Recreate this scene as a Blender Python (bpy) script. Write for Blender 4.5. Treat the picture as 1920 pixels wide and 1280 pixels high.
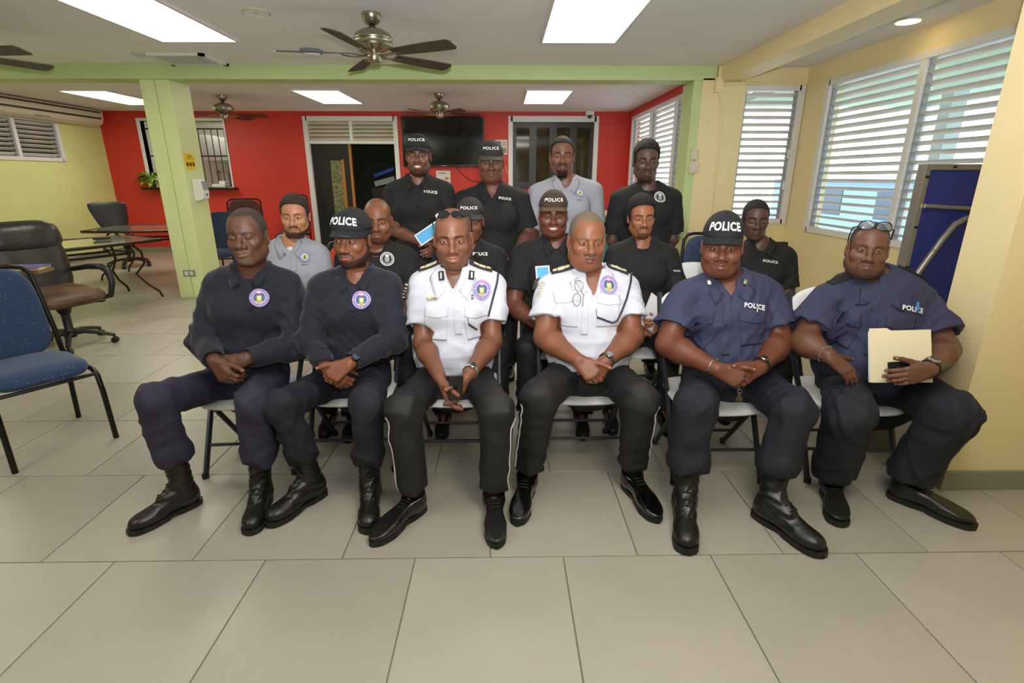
import bpy, bmesh, math, random
import numpy as np
from math import sin, cos, tan, radians, pi, sqrt
from mathutils import Vector, Matrix

for o in list(bpy.data.objects):
    bpy.data.objects.remove(o)
SC = bpy.context.scene
COL = SC.collection
rng = np.random.default_rng(7)
random.seed(7)

# ------------------------------------------------------------------ camera
FPX = 981.3
PITCH = radians(17.44)
YAW = radians(0.94)
CAMH = 1.5
cam_d = bpy.data.cameras.new('camera')
cam = bpy.data.objects.new('camera', cam_d)
COL.objects.link(cam)
cam.location = (0, 0, CAMH)
cam.rotation_euler = (pi / 2 - PITCH, 0, -YAW)
cam_d.sensor_width = 36.0
cam_d.lens = FPX / 1920 * 36.0
cam_d.clip_start = 0.05
SC.camera = cam

# ------------------------------------------------------------------ world, flash, exposure
W = bpy.data.worlds.new('World')
SC.world = W
W.use_nodes = True
bg = W.node_tree.nodes['Background']
bg.inputs[0].default_value = (0.80, 0.90, 1.0, 1)
bg.inputs[1].default_value = 3.6
SC.view_settings.view_transform = 'Standard'
SC.view_settings.look = 'None'
SC.view_settings.gamma = 1.0
SC.view_settings.use_curve_mapping = False
SC.view_settings.exposure = 0.0
try:
    SC.cycles.use_denoising = True
    SC.cycles.denoiser = 'OPENIMAGEDENOISE'
except Exception:
    pass
SC.cycles.max_bounces = 7
SC.cycles.diffuse_bounces = 4
SC.cycles.glossy_bounces = 3
SC.cycles.sample_clamp_indirect = 4.0
PANEL_W = 11.5          # radiance of the ceiling light panels
# the camera's own flash, its head tilted up towards the ceiling
fl = bpy.data.lights.new('camera_flash', 'SPOT')
fl.shadow_soft_size = 0.035
fl.spot_size = radians(150)
fl.spot_blend = 1.0
fl.energy = 560.0
fl.color = (0.97, 0.98, 1.0)
flo = bpy.data.objects.new('camera_flash', fl)
COL.objects.link(flo)
flo.location = (0.03, 0.02, 1.66)
flo.rotation_euler = (pi / 2 + radians(38), 0, -YAW)

# ------------------------------------------------------------------ photo point -> place
_F = np.array([sin(YAW) * cos(PITCH), cos(YAW) * cos(PITCH), -sin(PITCH)])
_R = np.array([cos(YAW), -sin(YAW), 0.0])
_U = np.cross(_R, _F)
_O = np.array([0, 0, CAMH])

def ray(x, y):
    return _F + _R * (x - 960) / FPX - _U * (y - 640) / FPX
def atY(x, y, Y):
    d = ray(x, y); return _O + d * (Y / d[1])
def atX(x, y, X):
    d = ray(x, y); return _O + d * (X / d[0])
def atZ(x, y, Z=0.0):
    d = ray(x, y); return _O + d * ((Z - CAMH) / d[2])

# ------------------------------------------------------------------ materials
def lin(c):
    c = np.array(c[:3], float) / 255.0
    return np.where(c <= 0.04045, c / 12.92, ((c + 0.055) / 1.055) ** 2.4)

MATS = {}
def M(name, rgb=(128, 128, 128), rough=0.5, metal=0.0, noise=None, bump=None, coat=0.0, emit=None, spec=0.5,
      attr=False, sheen=0.0, alpha=1.0, trans=0.0, weave=None, sss=0.0):
    """noise=(scale, amount) colour variation; bump=(scale, strength); attr: colour from the mesh's own 'Col' print"""
    if name in MATS:
        return MATS[name]
    m = bpy.data.materials.new(name)
    m.use_nodes = True
    nt = m.node_tree
    b = nt.nodes['Principled BSDF']
    c = lin(rgb)
    b.inputs['Base Color'].default_value = (*c, 1)
    b.inputs['Roughness'].default_value = rough
    b.inputs['Metallic'].default_value = metal
    b.inputs['Specular IOR Level'].default_value = spec
    if coat:
        b.inputs['Coat Weight'].default_value = coat
        b.inputs['Coat Roughness'].default_value = 0.08
    if sheen:
        b.inputs['Sheen Weight'].default_value = sheen
    if trans:
        b.inputs['Transmission Weight'].default_value = trans
    if alpha < 1:
        b.inputs['Alpha'].default_value = alpha
    if emit:
        b.inputs['Emission Color'].default_value = (*lin(emit[0]), 1)
        b.inputs['Emission Strength'].default_value = emit[1]
    tc = nt.nodes.new('ShaderNodeTexCoord')
    src = None
    if attr:
        a = nt.nodes.new('ShaderNodeAttribute'); a.attribute_name = 'Col'
        src = a.outputs['Color']
        nt.links.new(src, b.inputs['Base Color'])
    if noise:
        n = nt.nodes.new('ShaderNodeTexNoise')
        n.inputs['Scale'].default_value = noise[0]; n.inputs['Detail'].default_value = 5
        nt.links.new(tc.outputs['Object'], n.inputs['Vector'])
        r = nt.nodes.new('ShaderNodeMapRange')
        r.inputs[1].default_value = 0.3; r.inputs[2].default_value = 0.7
        r.inputs[3].default_value = 1 - noise[1]; r.inputs[4].default_value = 1 + noise[1]
        nt.links.new(n.outputs['Fac'], r.inputs[0])
        mx = nt.nodes.new('ShaderNodeVectorMath'); mx.operation = 'SCALE'
        if src is None:
            mx.inputs[0].default_value = tuple(c)
        else:
            nt.links.new(src, mx.inputs[0])
        nt.links.new(r.outputs[0], mx.inputs[3])
        nt.links.new(mx.outputs[0], b.inputs['Base Color'])
    if bump:
        n = nt.nodes.new('ShaderNodeTexNoise')
        n.inputs['Scale'].default_value = bump[0]; n.inputs['Detail'].default_value = 4
        nt.links.new(tc.outputs['Object'], n.inputs['Vector'])
        bp = nt.nodes.new('ShaderNodeBump')
        bp.inputs['Strength'].default_value = bump[1]
        bp.inputs['Distance'].default_value = 0.01
        nt.links.new(n.outputs['Fac'], bp.inputs['Height'])
        nt.links.new(bp.outputs[0], b.inputs['Normal'])
    MATS[name] = m
    return m

# ------------------------------------------------------------------ mesh helpers
def raw_mesh(name, V, Fq, smooth=True, col=None):
    """V (n,3), Fq (m,4) quads or (m,3) tris as arrays"""
    V = np.asarray(V, np.float32); Fq = np.asarray(Fq, np.int32)
    me = bpy.data.meshes.new(name)
    k = Fq.shape[1]
    me.vertices.add(len(V)); me.vertices.foreach_set('co', V.ravel())
    me.loops.add(Fq.size); me.loops.foreach_set('vertex_index', Fq.ravel())
    me.polygons.add(len(Fq))
    me.polygons.foreach_set('loop_start', np.arange(0, Fq.size, k, dtype=np.int32))
    me.polygons.foreach_set('use_smooth', np.full(len(Fq), smooth))
    me.update(calc_edges=True)
    if col is not None:
        a = me.attributes.new('Col', 'FLOAT_COLOR', 'POINT')
        c4 = np.ones((len(V), 4), np.float32); c4[:, :3] = col
        a.data.foreach_set('color', c4.ravel())
    return me

class MB:
    """collects shapes into one mesh"""
    def __init__(s):
        s.v = []; s.f = []
    def add(s, V, F):
        o = len(s.v)
        s.v += [tuple(map(float, p)) for p in V]
        s.f += [tuple(int(i) + o for i in f) for f in F]
        return s
    def box(s, lo, hi, R=None, c=None):
        x0, y0, z0 = lo; x1, y1, z1 = hi
        V = [(x0, y0, z0), (x1, y0, z0), (x1, y1, z0), (x0, y1, z0), (x0, y0, z1), (x1, y0, z1), (x1, y1, z1), (x0, y1, z1)]
        if R is not None:
            c = Vector(c if c is not None else ((x0 + x1) / 2, (y0 + y1) / 2, (z0 + z1) / 2))
            V = [tuple(R @ (Vector(p) - c) + c) for p in V]
        return s.add(V, [(0, 3, 2, 1), (4, 5, 6, 7), (0, 1, 5, 4), (1, 2, 6, 5), (2, 3, 7, 6), (3, 0, 4, 7)])
    def tube(s, pts, r, n=10, closed=False, flat=None):
        P = [Vector(p) for p in pts]
        m = len(P)
        rr = r if hasattr(r, '__len__') else [r] * m
        up = None; rings = []
        for i in range(m):
            a = P[i - 1] if (i > 0 or closed) else P[i]
            b = P[(i + 1) % m] if (i < m - 1 or closed) else P[i]
            t = (b - a).normalized()
            if up is None:
                up = Vector((0, 0, 1)) if abs(t.z) < 0.9 else Vector((1, 0, 0))
            x = t.cross(up)
            if x.length < 1e-6:
                x = t.orthogonal()
            x.normalize(); up2 = x.cross(t).normalized(); up = up2
            fy = 1 if flat is None else flat
            rings.append([P[i] + (x * cos(2 * pi * k / n) + up2 * fy * sin(2 * pi * k / n)) * rr[i] for k in range(n)])
        V = [p for q in rings for p in q]
        F = []
        for i in range(m if closed else m - 1):
            j = (i + 1) % m
            for k in range(n):
                F.append((i * n + k, i * n + (k + 1) % n, j * n + (k + 1) % n, j * n + k))
        if not closed:
            F.append(tuple(range(n))[::-1]); F.append(tuple((m - 1) * n + k for k in range(n)))
        return s.add(V, F)
    def lathe(s, prof, c=(0, 0, 0), n=24, R=None):
        """prof: [(r,z)...] about z through c"""
        V = []
        for r, z in prof:
            for k in range(n):
                p = Vector((r * cos(2 * pi * k / n), r * sin(2 * pi * k / n), z))
                if R is not None: p = R @ p
                V.append(p + Vector(c))
        F = []
        for i in range(len(prof) - 1):
            for k in range(n):
                F.append((i * n + k, i * n + (k + 1) % n, (i + 1) * n + (k + 1) % n, (i + 1) * n + k))
        F.append(tuple(range(n))[::-1]); F.append(tuple((len(prof) - 1) * n + k for k in range(n)))
        return s.add(V, F)
    def prism(s, poly, fn0, fn1):
        """poly: 2D points; fn0/fn1 map (u,v) to the two faces"""
        n = len(poly)
        V = [fn0(*p) for p in poly] + [fn1(*p) for p in poly]
        F = [tuple(range(n))[::-1], tuple(range(n, 2 * n))] + [(i, (i + 1) % n, n + (i + 1) % n, n + i) for i in range(n)]
        return s.add(V, F)
    def ball(s, c, r, n=12, m=8, R=None):
        r = r if hasattr(r, '__len__') else (r, r, r)
        V = []
        for i in range(m + 1):
            a = pi * i / m
            for k in range(n):
                p = Vector((r[0] * sin(a) * cos(2 * pi * k / n), r[1] * sin(a) * sin(2 * pi * k / n), r[2] * cos(a)))
                if R is not None: p = R @ p
                V.append(p + Vector(c))
        F = [(i * n + k, (i + 1) * n + k, (i + 1) * n + (k + 1) % n, i * n + (k + 1) % n) for i in range(m) for k in range(n)]
        return s.add(V, F)
    def pillow(s, w, d, t, nu=14, nv=14, p=6, fn=None, corner=0.25, z0=0.0):
        """rounded cushion, w along x, d along y; fn maps a point to its place"""
        def grid(sg):
            V = []
            for j in range(nv + 1):
                for i in range(nu + 1):
                    u = -cos(pi * i / nu); v = -cos(pi * j / nv)
                    uu = u * (1 - corner * (abs(v) ** 4) * 0.5); vv = v * (1 - corner * (abs(u) ** 4) * 0.5)
                    h = max(0.0, (1 - abs(u) ** p)) ** 0.5 * max(0.0, (1 - abs(v) ** p)) ** 0.5
                    q = (uu * w / 2, vv * d / 2, z0 + sg * h * t / 2)
                    V.append(fn(*q) if fn else q)
            return V
        F = [(j * (nu + 1) + i, j * (nu + 1) + i + 1, (j + 1) * (nu + 1) + i + 1, (j + 1) * (nu + 1) + i) for j in range(nv) for i in range(nu)]
        s.add(grid(1), F)
        s.add(grid(-1), [f[::-1] for f in F])
        return s
    def mesh(s, name, smooth=False, bevel=0.0, seg=2):
        me = bpy.data.meshes.new(name)
        me.from_pydata(s.v, [], s.f)
        if bevel:
            bm = bmesh.new(); bm.from_mesh(me)
            bmesh.ops.bevel(bm, geom=bm.edges[:], offset=bevel, segments=seg, affect='EDGES', profile=0.5)
            bm.to_mesh(me); bm.free()
        if smooth:
            me.polygons.foreach_set('use_smooth', [True] * len(me.polygons))
            try: me.set_sharp_from_angle(angle=radians(40))
            except Exception: pass
        me.update()
        return me

def link(name, me, mat=None, parent=None, loc=None, rot=None):
    o = bpy.data.objects.new(name, me)
    COL.objects.link(o)
    if mat is not None and me is not None and len(me.materials) == 0:
        me.materials.append(mat)
    if parent is not None:
        o.parent = parent
    if loc is not None: o.location = loc
    if rot is not None: o.rotation_euler = rot
    return o

def part(name, mb, mat, parent, smooth=False, bevel=0.0, seg=2, label=None, kind=None, world=False):
    """world=True: the shape was made in room coordinates, the (unrotated) parent stands elsewhere"""
    me = mb if isinstance(mb, bpy.types.Mesh) else mb.mesh(name, smooth, bevel, seg)
    o = link(name, me, mat, parent)
    if world:
        off = Vector((0, 0, 0)); p = parent
        while p is not None:
            off += p.location; p = p.parent
        o.location = -off
    if label: o['label'] = label
    if kind: o['kind'] = kind
    return o

def tag(o, label=None, cat=None, group=None, kind=None):
    if label: o['label'] = label
    if cat: o['category'] = cat
    if group: o['group'] = group
    if kind: o['kind'] = kind
    return o

def thing(name, label, cat, loc=(0, 0, 0), rz=0.0, group=None, kind=None):
    o = bpy.data.objects.new(name, None)
    COL.objects.link(o)
    o.empty_display_size = 0.1
    o.location = loc; o.rotation_euler = (0, 0, rz)
    return tag(o, label, cat, group, kind)

def single(name, mb, mat, label, cat, smooth=False, bevel=0.0, group=None, loc=None, rz=0.0):
    o = link(name, mb if isinstance(mb, bpy.types.Mesh) else mb.mesh(name, smooth, bevel), mat, None, loc, (0, 0, rz))
    return tag(o, label, cat, group)

def struct(name, mb, mat, label=None, smooth=False, bevel=0.0):
    o = link(name, mb if isinstance(mb, bpy.types.Mesh) else mb.mesh(name, smooth, bevel), mat)
    o['kind'] = 'structure'
    if label: o['label'] = label
    return o

def copy_tree(o, parent=None):
    c = o.copy(); COL.objects.link(c); c.parent = parent
    for ch in o.children:
        copy_tree(ch, c)
    return c

_TXT = {}
def text_mesh2d(s, size=1.0, bold=0.0, spacing=1.0):
    """flat triangles of a word, centred, height about `size`"""
    key = (s, bold, spacing)
    if key not in _TXT:
        cu = bpy.data.curves.new('t', 'FONT'); cu.body = s; cu.size = 1.0; cu.offset = bold
        cu.align_x = 'CENTER'; cu.resolution_u = 3; cu.space_character = spacing
        o = bpy.data.objects.new('t', cu); COL.objects.link(o)
        dg = bpy.context.evaluated_depsgraph_get()
        me = bpy.data.meshes.new_from_object(o.evaluated_get(dg))
        me.calc_loop_triangles()
        V = np.array([v.co[:] for v in me.vertices]); T = np.array([t.vertices[:] for t in me.loop_triangles])
        bpy.data.objects.remove(o); bpy.data.curves.remove(cu); bpy.data.meshes.remove(me)
        V = V[:, :2]
        c = (V.max(0) + V.min(0)) / 2
        V = V - c
        V = V / (V[:, 1].max() - V[:, 1].min())
        for _ in range(2):                      # fine enough to follow cloth
            n = len(V); m01, m12, m20 = [(V[T[:, i]] + V[T[:, j]]) / 2 for i, j in ((0, 1), (1, 2), (2, 0))]
            k = len(T); i01, i12, i20 = n + np.arange(k), n + k + np.arange(k), n + 2 * k + np.arange(k)
            V = np.concatenate([V, m01, m12, m20])
            T = np.concatenate([np.stack(q, 1) for q in ((T[:, 0], i01, i20), (i01, T[:, 1], i12), (i20, i12, T[:, 2]), (i01, i12, i20))])
        _TXT[key] = (V, T)
    V, T = _TXT[key]
    return V * size, T

def flat_text(name, s, size, org, ux, uy, mat, parent=None, world=True, width=None, bold=0.01):
    V, T = text_mesh2d(s, size, bold)
    if width:
        V = V.copy(); V[:, 0] *= width / (V[:, 0].max() - V[:, 0].min())
    org = np.array(org, float); ux = np.array(ux, float); uy = np.array(uy, float)
    W3 = org + V[:, :1] * ux + V[:, 1:2] * uy
    return part(name, raw_mesh(name, W3, T, False), mat, parent, world=world)
# =================================================================== THE ROOM
ZC = 2.73
YB = 11.2
XL = -7.9
m_ceil = M('ceiling paint', (238, 236, 238), 0.85, noise=(1.5, 0.02))
m_green = M('lime wall paint', (220, 224, 150), 0.6, noise=(2.0, 0.03), bump=(60, 0.03))
m_greenb = M('green beam paint', (196, 214, 152), 0.55, noise=(2.0, 0.03))
m_col = M('column lime paint', (220, 230, 168), 0.45, noise=(2.0, 0.03), bump=(40, 0.04))
m_yel = M('yellow wall paint', (240, 222, 170), 0.55, noise=(2.0, 0.03), bump=(50, 0.03))
m_red = M('red wall paint', (208, 56, 42), 0.5, noise=(1.2, 0.05))
m_white = M('white frame paint', (228, 228, 224), 0.4)
m_slat = M('white louver enamel', (232, 226, 218), 0.35)
m_grout = M('floor grout', (120, 112, 92), 0.8)
m_tile = [M('porcelain tile %d' % i, c, 0.33, noise=(3.2, 0.05), bump=(9, 0.015)) for i, c in enumerate(
    [(166, 161, 146), (162, 157, 142), (169, 164, 149)])]
m_base = M('grey baseboard tile', (140, 134, 116), 0.5, noise=(4, 0.06))
m_dark = M('dark room paint', (34, 34, 30), 0.7)
m_black = M('black satin metal', (22, 22, 22), 0.4)
m_glassdark = M('dark glass', (14, 13, 11), 0.08, spec=0.6)

# ---- floor: grout slab and tiles laid in running bond
fb = MB(); fb.box((XL, -3.2, -0.06), (3.62, YB, -0.005))
floor = struct('floor', fb, m_grout, 'beige floor of large square tiles in running bond')
TW, TD = 0.612, 0.655
tm = []
for q in range(3):
    t = MB(); t.box((-TW / 2 + 0.0025, -TD / 2 + 0.0025, -0.012), (TW / 2 - 0.0025, TD / 2 - 0.0025, 0.0))
    me = t.mesh('tile', bevel=0.0012, seg=1); me.materials.append(m_tile[q]); tm.append(me)
far = MB(); ntile = 0
row = 0
y = 1.80 - 3 * TD
r_i = -3
while y < YB - 0.01:
    off = -0.37 if r_i % 2 == 1 else -0.06
    y1 = min(y + TD, YB)
    x = off - TW * 14
    while x < 3.7:
        x1 = x + TW
        lo, hi = max(x, XL), min(x1, 3.62)
        if hi - lo > 0.03:
            ymid = (y + y1) / 2; xm = (x + x1) / 2
            vis = y > 0.45 and abs(xm + 0.02) < 1.02 * (y1 + 0.55) + 0.5
            if y > 0.4 and y1 < 7.2 and vis and ntile < 150 and lo == x and hi == x1:
                o = link('tile', tm[(ntile * 7 + r_i) % 3], None, floor, (xm, ymid, 0)); ntile += 1
            else:
                far.box((lo + 0.002, y + 0.002, -0.012), (hi - 0.002, y1 - 0.002, 0))
        x += TW
    y += TD; r_i += 1
part('tiles', far, m_tile[1], floor, kind='stuff')

# ---- ceiling
cb = MB(); cb.box((XL, -3.2, ZC), (3.8, YB + 0.1, ZC + 0.12))
struct('ceiling', cb, m_ceil, 'flat off-white ceiling')

def wall_holes(name, mat, axis, pos, th, a0, a1, z0, z1, holes, label=None):
    """a wall in the plane axis=pos, thickness th (signed), with rectangular holes (a0,a1,z0,z1)"""
    mb = MB()
    cuts = sorted(set([a0, a1] + [h[0] for h in holes] + [h[1] for h in holes]))
    def bx(p0, p1, q0, q1):
        if p1 - p0 < 1e-4 or q1 - q0 < 1e-4: return
        t0, t1 = min(pos, pos + th), max(pos, pos + th)
        if axis == 'y': mb.box((p0, t0, q0), (p1, t1, q1))
        else: mb.box((t0, p0, q0), (t1, p1, q1))
    for p0, p1 in zip(cuts[:-1], cuts[1:]):
        hs = sorted([h for h in holes if h[0] <= p0 + 1e-6 and h[1] >= p1 - 1e-6], key=lambda h: h[2])
        z = z0
        for h in hs:
            bx(p0, p1, z, h[2]); z = h[3]
        bx(p0, p1, z, z1)
    return struct(name, mb, mat, label)

SERV = (-7.12, -5.50, 1.30, 2.55)      # service hatch
DOOR = (-3.88, -2.14, 0.0, 2.58)
BWIN = (0.16, 1.86, 1.32, 2.60)
wall_holes('wall_back', m_red, 'y', YB, 0.14, XL, 2.5, 0, ZC, [SERV, DOOR, BWIN], 'red back wall')
LWIN = (8.0, 10.08, 1.80, 2.42)
wall_holes('wall_left', m_green, 'x', XL, -0.14, -3.2, YB, 0, ZC, [LWIN], 'lime green wall on the left')
RWIN = (7.35, 10.78, 0.95, 2.56)
wall_holes('wall_red_right', m_red, 'x', 2.5, 0.14, 7.0, YB, 0, ZC, [RWIN], 'red side wall with louvered windows')
NWIN = (2.87, 3.56, 0.97, 2.50)
wall_holes('wall_bay', m_yel, 'y', 6.8, 0.14, 2.64, 3.62, 0, ZC, [NWIN], 'yellow wall of the window bay')
BIGW = (3.70, 6.30, 0.92, 2.48)
wall_holes('wall_right', m_yel, 'x', 3.62, 0.14, -3.2, 6.94, 0, ZC, [BIGW], 'yellow wall with the large louvered window')
wb = MB(); wb.box((XL, -3.34, 0), (3.8, -3.2, ZC)); struct('wall_behind', wb, m_green)
pb = MB(); pb.box((2.2, 2.26, 0), (3.62, 2.50, ZC))
struct('wall_pier', pb, m_yel, 'yellow wall pier at the right edge')
bb = MB(); bb.box((2.185, 2.245, 0), (3.6, 2.262, 0.105)); bb.box((2.187, 2.262, 0), (2.2, 2.515, 0.105))
struct('baseboard_pier', bb, m_base, 'grey tile baseboard of the yellow pier', bevel=0.002)
bb = MB(); bb.box((XL, YB - 0.014, 0), (-3.94, YB, 0.1)); bb.box((-2.08, YB - 0.014, 0), (2.5, YB, 0.1))
struct('baseboard_back', bb, m_base)
bb = MB(); bb.box((XL, -3.2, 0), (XL + 0.014, YB - 0.014, 0.1))
struct('baseboard_left', bb, m_base)
bb = MB(); bb.box((3.606, 2.5, 0), (3.62, 6.786, 0.1)); bb.box((2.7, 6.786, 0), (3.606, 6.8, 0.1))
struct('baseboard_right', bb, m_base)

# ---- beams and columns
gb = MB(); gb.box((XL, 6.70, 2.575), (2.5, 7.0, ZC))
struct('trim_1', gb, m_greenb, 'green beam crossing the ceiling', bevel=0.004)
yb = MB(); yb.box((2.53, 2.5, 2.565), (2.80, 6.80, ZC))
struct('trim_2', yb, m_yel, 'yellow ceiling beam beside the window bay', bevel=0.006)
cm = MB()
cm.box((-4.20, 6.74, 0), (-4.035, 7.16, 2.575)); cm.box((-4.035, 6.755, 0), (-4.020, 7.16, 2.575)); cm.box((-4.020, 6.74, 0), (-3.86, 7.16, 2.575))
colm = struct('column_1', cm, m_col, 'pale green square column with sign and dispenser', bevel=0.004)
c2 = MB(); c2.box((2.34, 6.70, 0), (2.86, 7.1, 2.6))
struct('column_2', c2, m_yel, 'yellow pillar beside the window bay', bevel=0.004)
c3 = MB(); c3.box((2.235, 6.705, 0), (2.34, 7.09, 2.575))
struct('trim_3', c3, m_greenb, 'green edge strip of the yellow pillar', bevel=0.003)

# ---- louvered windows
def louver_window(name, axis, pos, rect, muls, nsl, tilt, label, facing, fr=0.055, chord=0.080, frame_mat=None):
    """axis 'x': window in a wall x=pos (width along y); facing: sign of the room side; muls: section bounds"""
    a0, a1, z0, z1 = rect
    fm = frame_mat or m_white
    if axis == 'x': base = (pos, (a0 + a1) / 2, z0)
    else: base = ((a0 + a1) / 2, pos, z0)
    e = thing(name, label, None, base, kind='structure')
    def B(mb, p0, p1, q0, q1, d0, d1):
        if axis == 'x': mb.box((pos + min(d0, d1), p0, q0), (pos + max(d0, d1), p1, q1))
        else: mb.box((p0, pos + min(d0, d1), q0), (p1, pos + max(d0, d1), q1))
    s = facing
    d0, d1 = s * 0.022, -s * 0.09
    for (p0, p1, q0, q1) in [(a0 - 0.05, a0 + fr * 0.5, z0 - 0.04, z1 + 0.04), (a1 - fr * 0.5, a1 + 0.05, z0 - 0.04, z1 + 0.04),
                             (a0, a1, z1 - fr * 0.4, z1 + 0.04), (a0, a1, z0 - 0.04, z0 + fr * 0.4)]:
        mb = MB(); B(mb, p0, p1, q0, q1, d0, d1); part('window_frame', mb, fm, e, bevel=0.004, world=True)
    for m_ in muls[1:-1]:
        mb = MB(); B(mb, m_ - fr * 0.62, m_ + fr * 0.62, z0, z1, s * 0.018, d1); part('mullion', mb, fm, e, bevel=0.004, world=True)
    for p0, p1 in zip(muls[:-1], muls[1:]):
        w = (p1 - p0) - fr * 1.3; c = (p0 + p1) / 2
        sl = MB()
        sl.pillow(w, chord, 0.020, nu=2, nv=8, p=2.0, corner=0)
        me = sl.mesh('slat', smooth=True); me.materials.append(m_slat)
        g = MB(); B(g, p0 + fr * 0.62, p0 + fr * 0.62 + 0.016, z0, z1, -s * 0.012, -s * 0.055)
        B(g, p1 - fr * 0.62 - 0.016, p1 - fr * 0.62, z0, z1, -s * 0.012, -s * 0.055)
        part('louver_rail', g, M('grey rail', (150, 156, 160), 0.4), e, world=True)
        for i in range(nsl):
            zz = z0 + fr * 0.4 + (z1 - z0 - fr * 0.8) * (i + 0.5) / nsl
            o = link('slat', me, None, e)
            if axis == 'x':
                o.location = (pos - s * 0.04 - base[0], c - base[1], zz - base[2]); o.rotation_euler = (tilt, 0, pi / 2)
            else:
                o.location = (c - base[0], pos - s * 0.04 - base[1], zz - base[2]); o.rotation_euler = (tilt, 0, 0)
    return e

louver_window('window_1', 'x', 3.62, BIGW, [BIGW[0], 4.93, BIGW[1]], 19, radians(25), 'large white louvered window in the yellow wall', -1)
louver_window('window_2', 'y', 6.8, NWIN, [NWIN[0], NWIN[1]], 18, radians(-25), 'narrow white louvered window between yellow pillar and corner', -1)
louver_window('window_3', 'x', 2.5, RWIN, [RWIN[0], 8.15, 9.48, RWIN[1]], 20, radians(25), 'white louvered windows in the red side wall', -1)
louver_window('window_4', 'x', XL, LWIN, [LWIN[0], 9.22, LWIN[1]], 8, radians(-34), 'small white louvered window below the air conditioner', 1, chord=0.09)
hd = MB()
for zz in (1.35, 1.72):
    hd.box((3.50, 6.755, zz), (3.52, 6.79, zz + 0.10)); hd.ball((3.51, 6.745, zz + 0.05), (0.018, 0.02, 0.025))
o = part('crank_handle', hd, m_white, bpy.data.objects['window_2'], world=True)

# ---- door opening with louvered transom
e = thing('door_1', 'white framed doorway with louvered transom in the red wall', None, ((DOOR[0] + DOOR[1]) / 2, YB, 0), kind='structure')
for nm, lo, hi in [('door_frame', (DOOR[0] - 0.06, YB - 0.03, 0), (DOOR[0] + 0.03, YB + 0.15, 2.64)), ('door_frame', (DOOR[1] - 0.03, YB - 0.03, 0), (DOOR[1] + 0.06, YB + 0.15, 2.64)),
                   ('door_frame', (DOOR[0], YB - 0.03, 2.55), (DOOR[1], YB + 0.15, 2.64)), ('door_frame', (DOOR[0], YB - 0.02, 2.13), (DOOR[1], YB + 0.15, 2.19)),
                   ('transom_post', (-3.04, YB - 0.02, 2.19), (-2.98, YB + 0.1, 2.55))]:
    mb = MB(); mb.box(lo, hi); part(nm, mb, m_white, e, bevel=0.004, world=True)
for (xa, xb) in ((DOOR[0] + 0.03, -3.04), (-2.98, DOOR[1] - 0.03)):
    sl = MB(); sl.pillow(xb - xa, 0.088, 0.014, nu=2, nv=6, p=2, corner=0)
    me = sl.mesh('slat', smooth=True); me.materials.append(M('cream louver', (214, 206, 180), 0.5))
    for i in range(5):
        link('slat', me, None, e, ((xa + xb) / 2 - e.location.x, 0.03, 2.228 + i * 0.073), (radians(50), 0, 0))
mb = MB(); mb.box((DOOR[0] + 0.03, YB + 0.05, 0), (-3.50, YB + 0.09, 2.13)); mb.box((-3.26, YB + 0.05, 0), (-3.10, YB + 0.09, 2.13))
mb.box((-3.50, YB + 0.05, 1.82), (-3.26, YB + 0.09, 2.13)); mb.box((-3.50, YB + 0.05, 0), (-3.26, YB + 0.09, 0.5))
part('door_leaf', mb, M('black door paint', (26, 25, 22), 0.45), e, world=True)
mb = MB(); mb.box((-3.50, YB + 0.06, 0.5), (-3.26, YB + 0.08, 1.82))
part('door_glass', mb, M('patterned door glass', (120, 118, 84), 0.25, noise=(22, 0.55)), e, world=True)
mb = MB(); mb.box((-3.27, YB + 0.045, 0.5), (-3.22, YB + 0.095, 1.84)); mb.box((-3.10, YB + 0.03, 0), (-3.055, YB + 0.10, 2.13))
part('wood_edge', mb, M('orange wood edge', (176, 116, 44), 0.45), e, world=True)
# the dark store room behind it
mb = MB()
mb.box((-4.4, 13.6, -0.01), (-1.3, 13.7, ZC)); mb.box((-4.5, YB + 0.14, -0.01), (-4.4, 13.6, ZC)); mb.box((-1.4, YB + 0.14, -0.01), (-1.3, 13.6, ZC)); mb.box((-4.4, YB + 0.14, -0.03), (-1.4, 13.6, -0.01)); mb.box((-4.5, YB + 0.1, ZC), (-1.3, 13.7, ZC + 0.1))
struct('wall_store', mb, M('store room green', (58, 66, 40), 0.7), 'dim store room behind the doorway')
mb = MB(); mb.box((-2.98, 12.4, 0), (-2.2, 12.9, 1.28))
single('store_cabinet', mb, M('dark cabinet', (40, 40, 36), 0.5), 'dark cabinet inside the dim store room', 'cabinet', bevel=0.01)
mb = MB(); mb.box((-2.92, 12.45, 1.282), (-2.45, 12.7, 1.40), Matrix.Rotation(radians(-14), 3, 'Y'))
b1 = single('document_box', mb, M('pale box card', (190, 190, 180), 0.6), 'pale document box on the dark store room cabinet', 'box', bevel=0.005)
b1.location.z = 0.062
mb = MB(); mb.box((-2.93, 12.45, 1.42), (-2.45, 12.7, 1.50), Matrix.Rotation(radians(-20), 3, 'Y'))
b2 = single('blue_binder', mb, M('blue binder', (46, 84, 170), 0.5), 'blue binder on top of the pale document box', 'binder', bevel=0.005)
b2.location.z = 0.14

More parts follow.
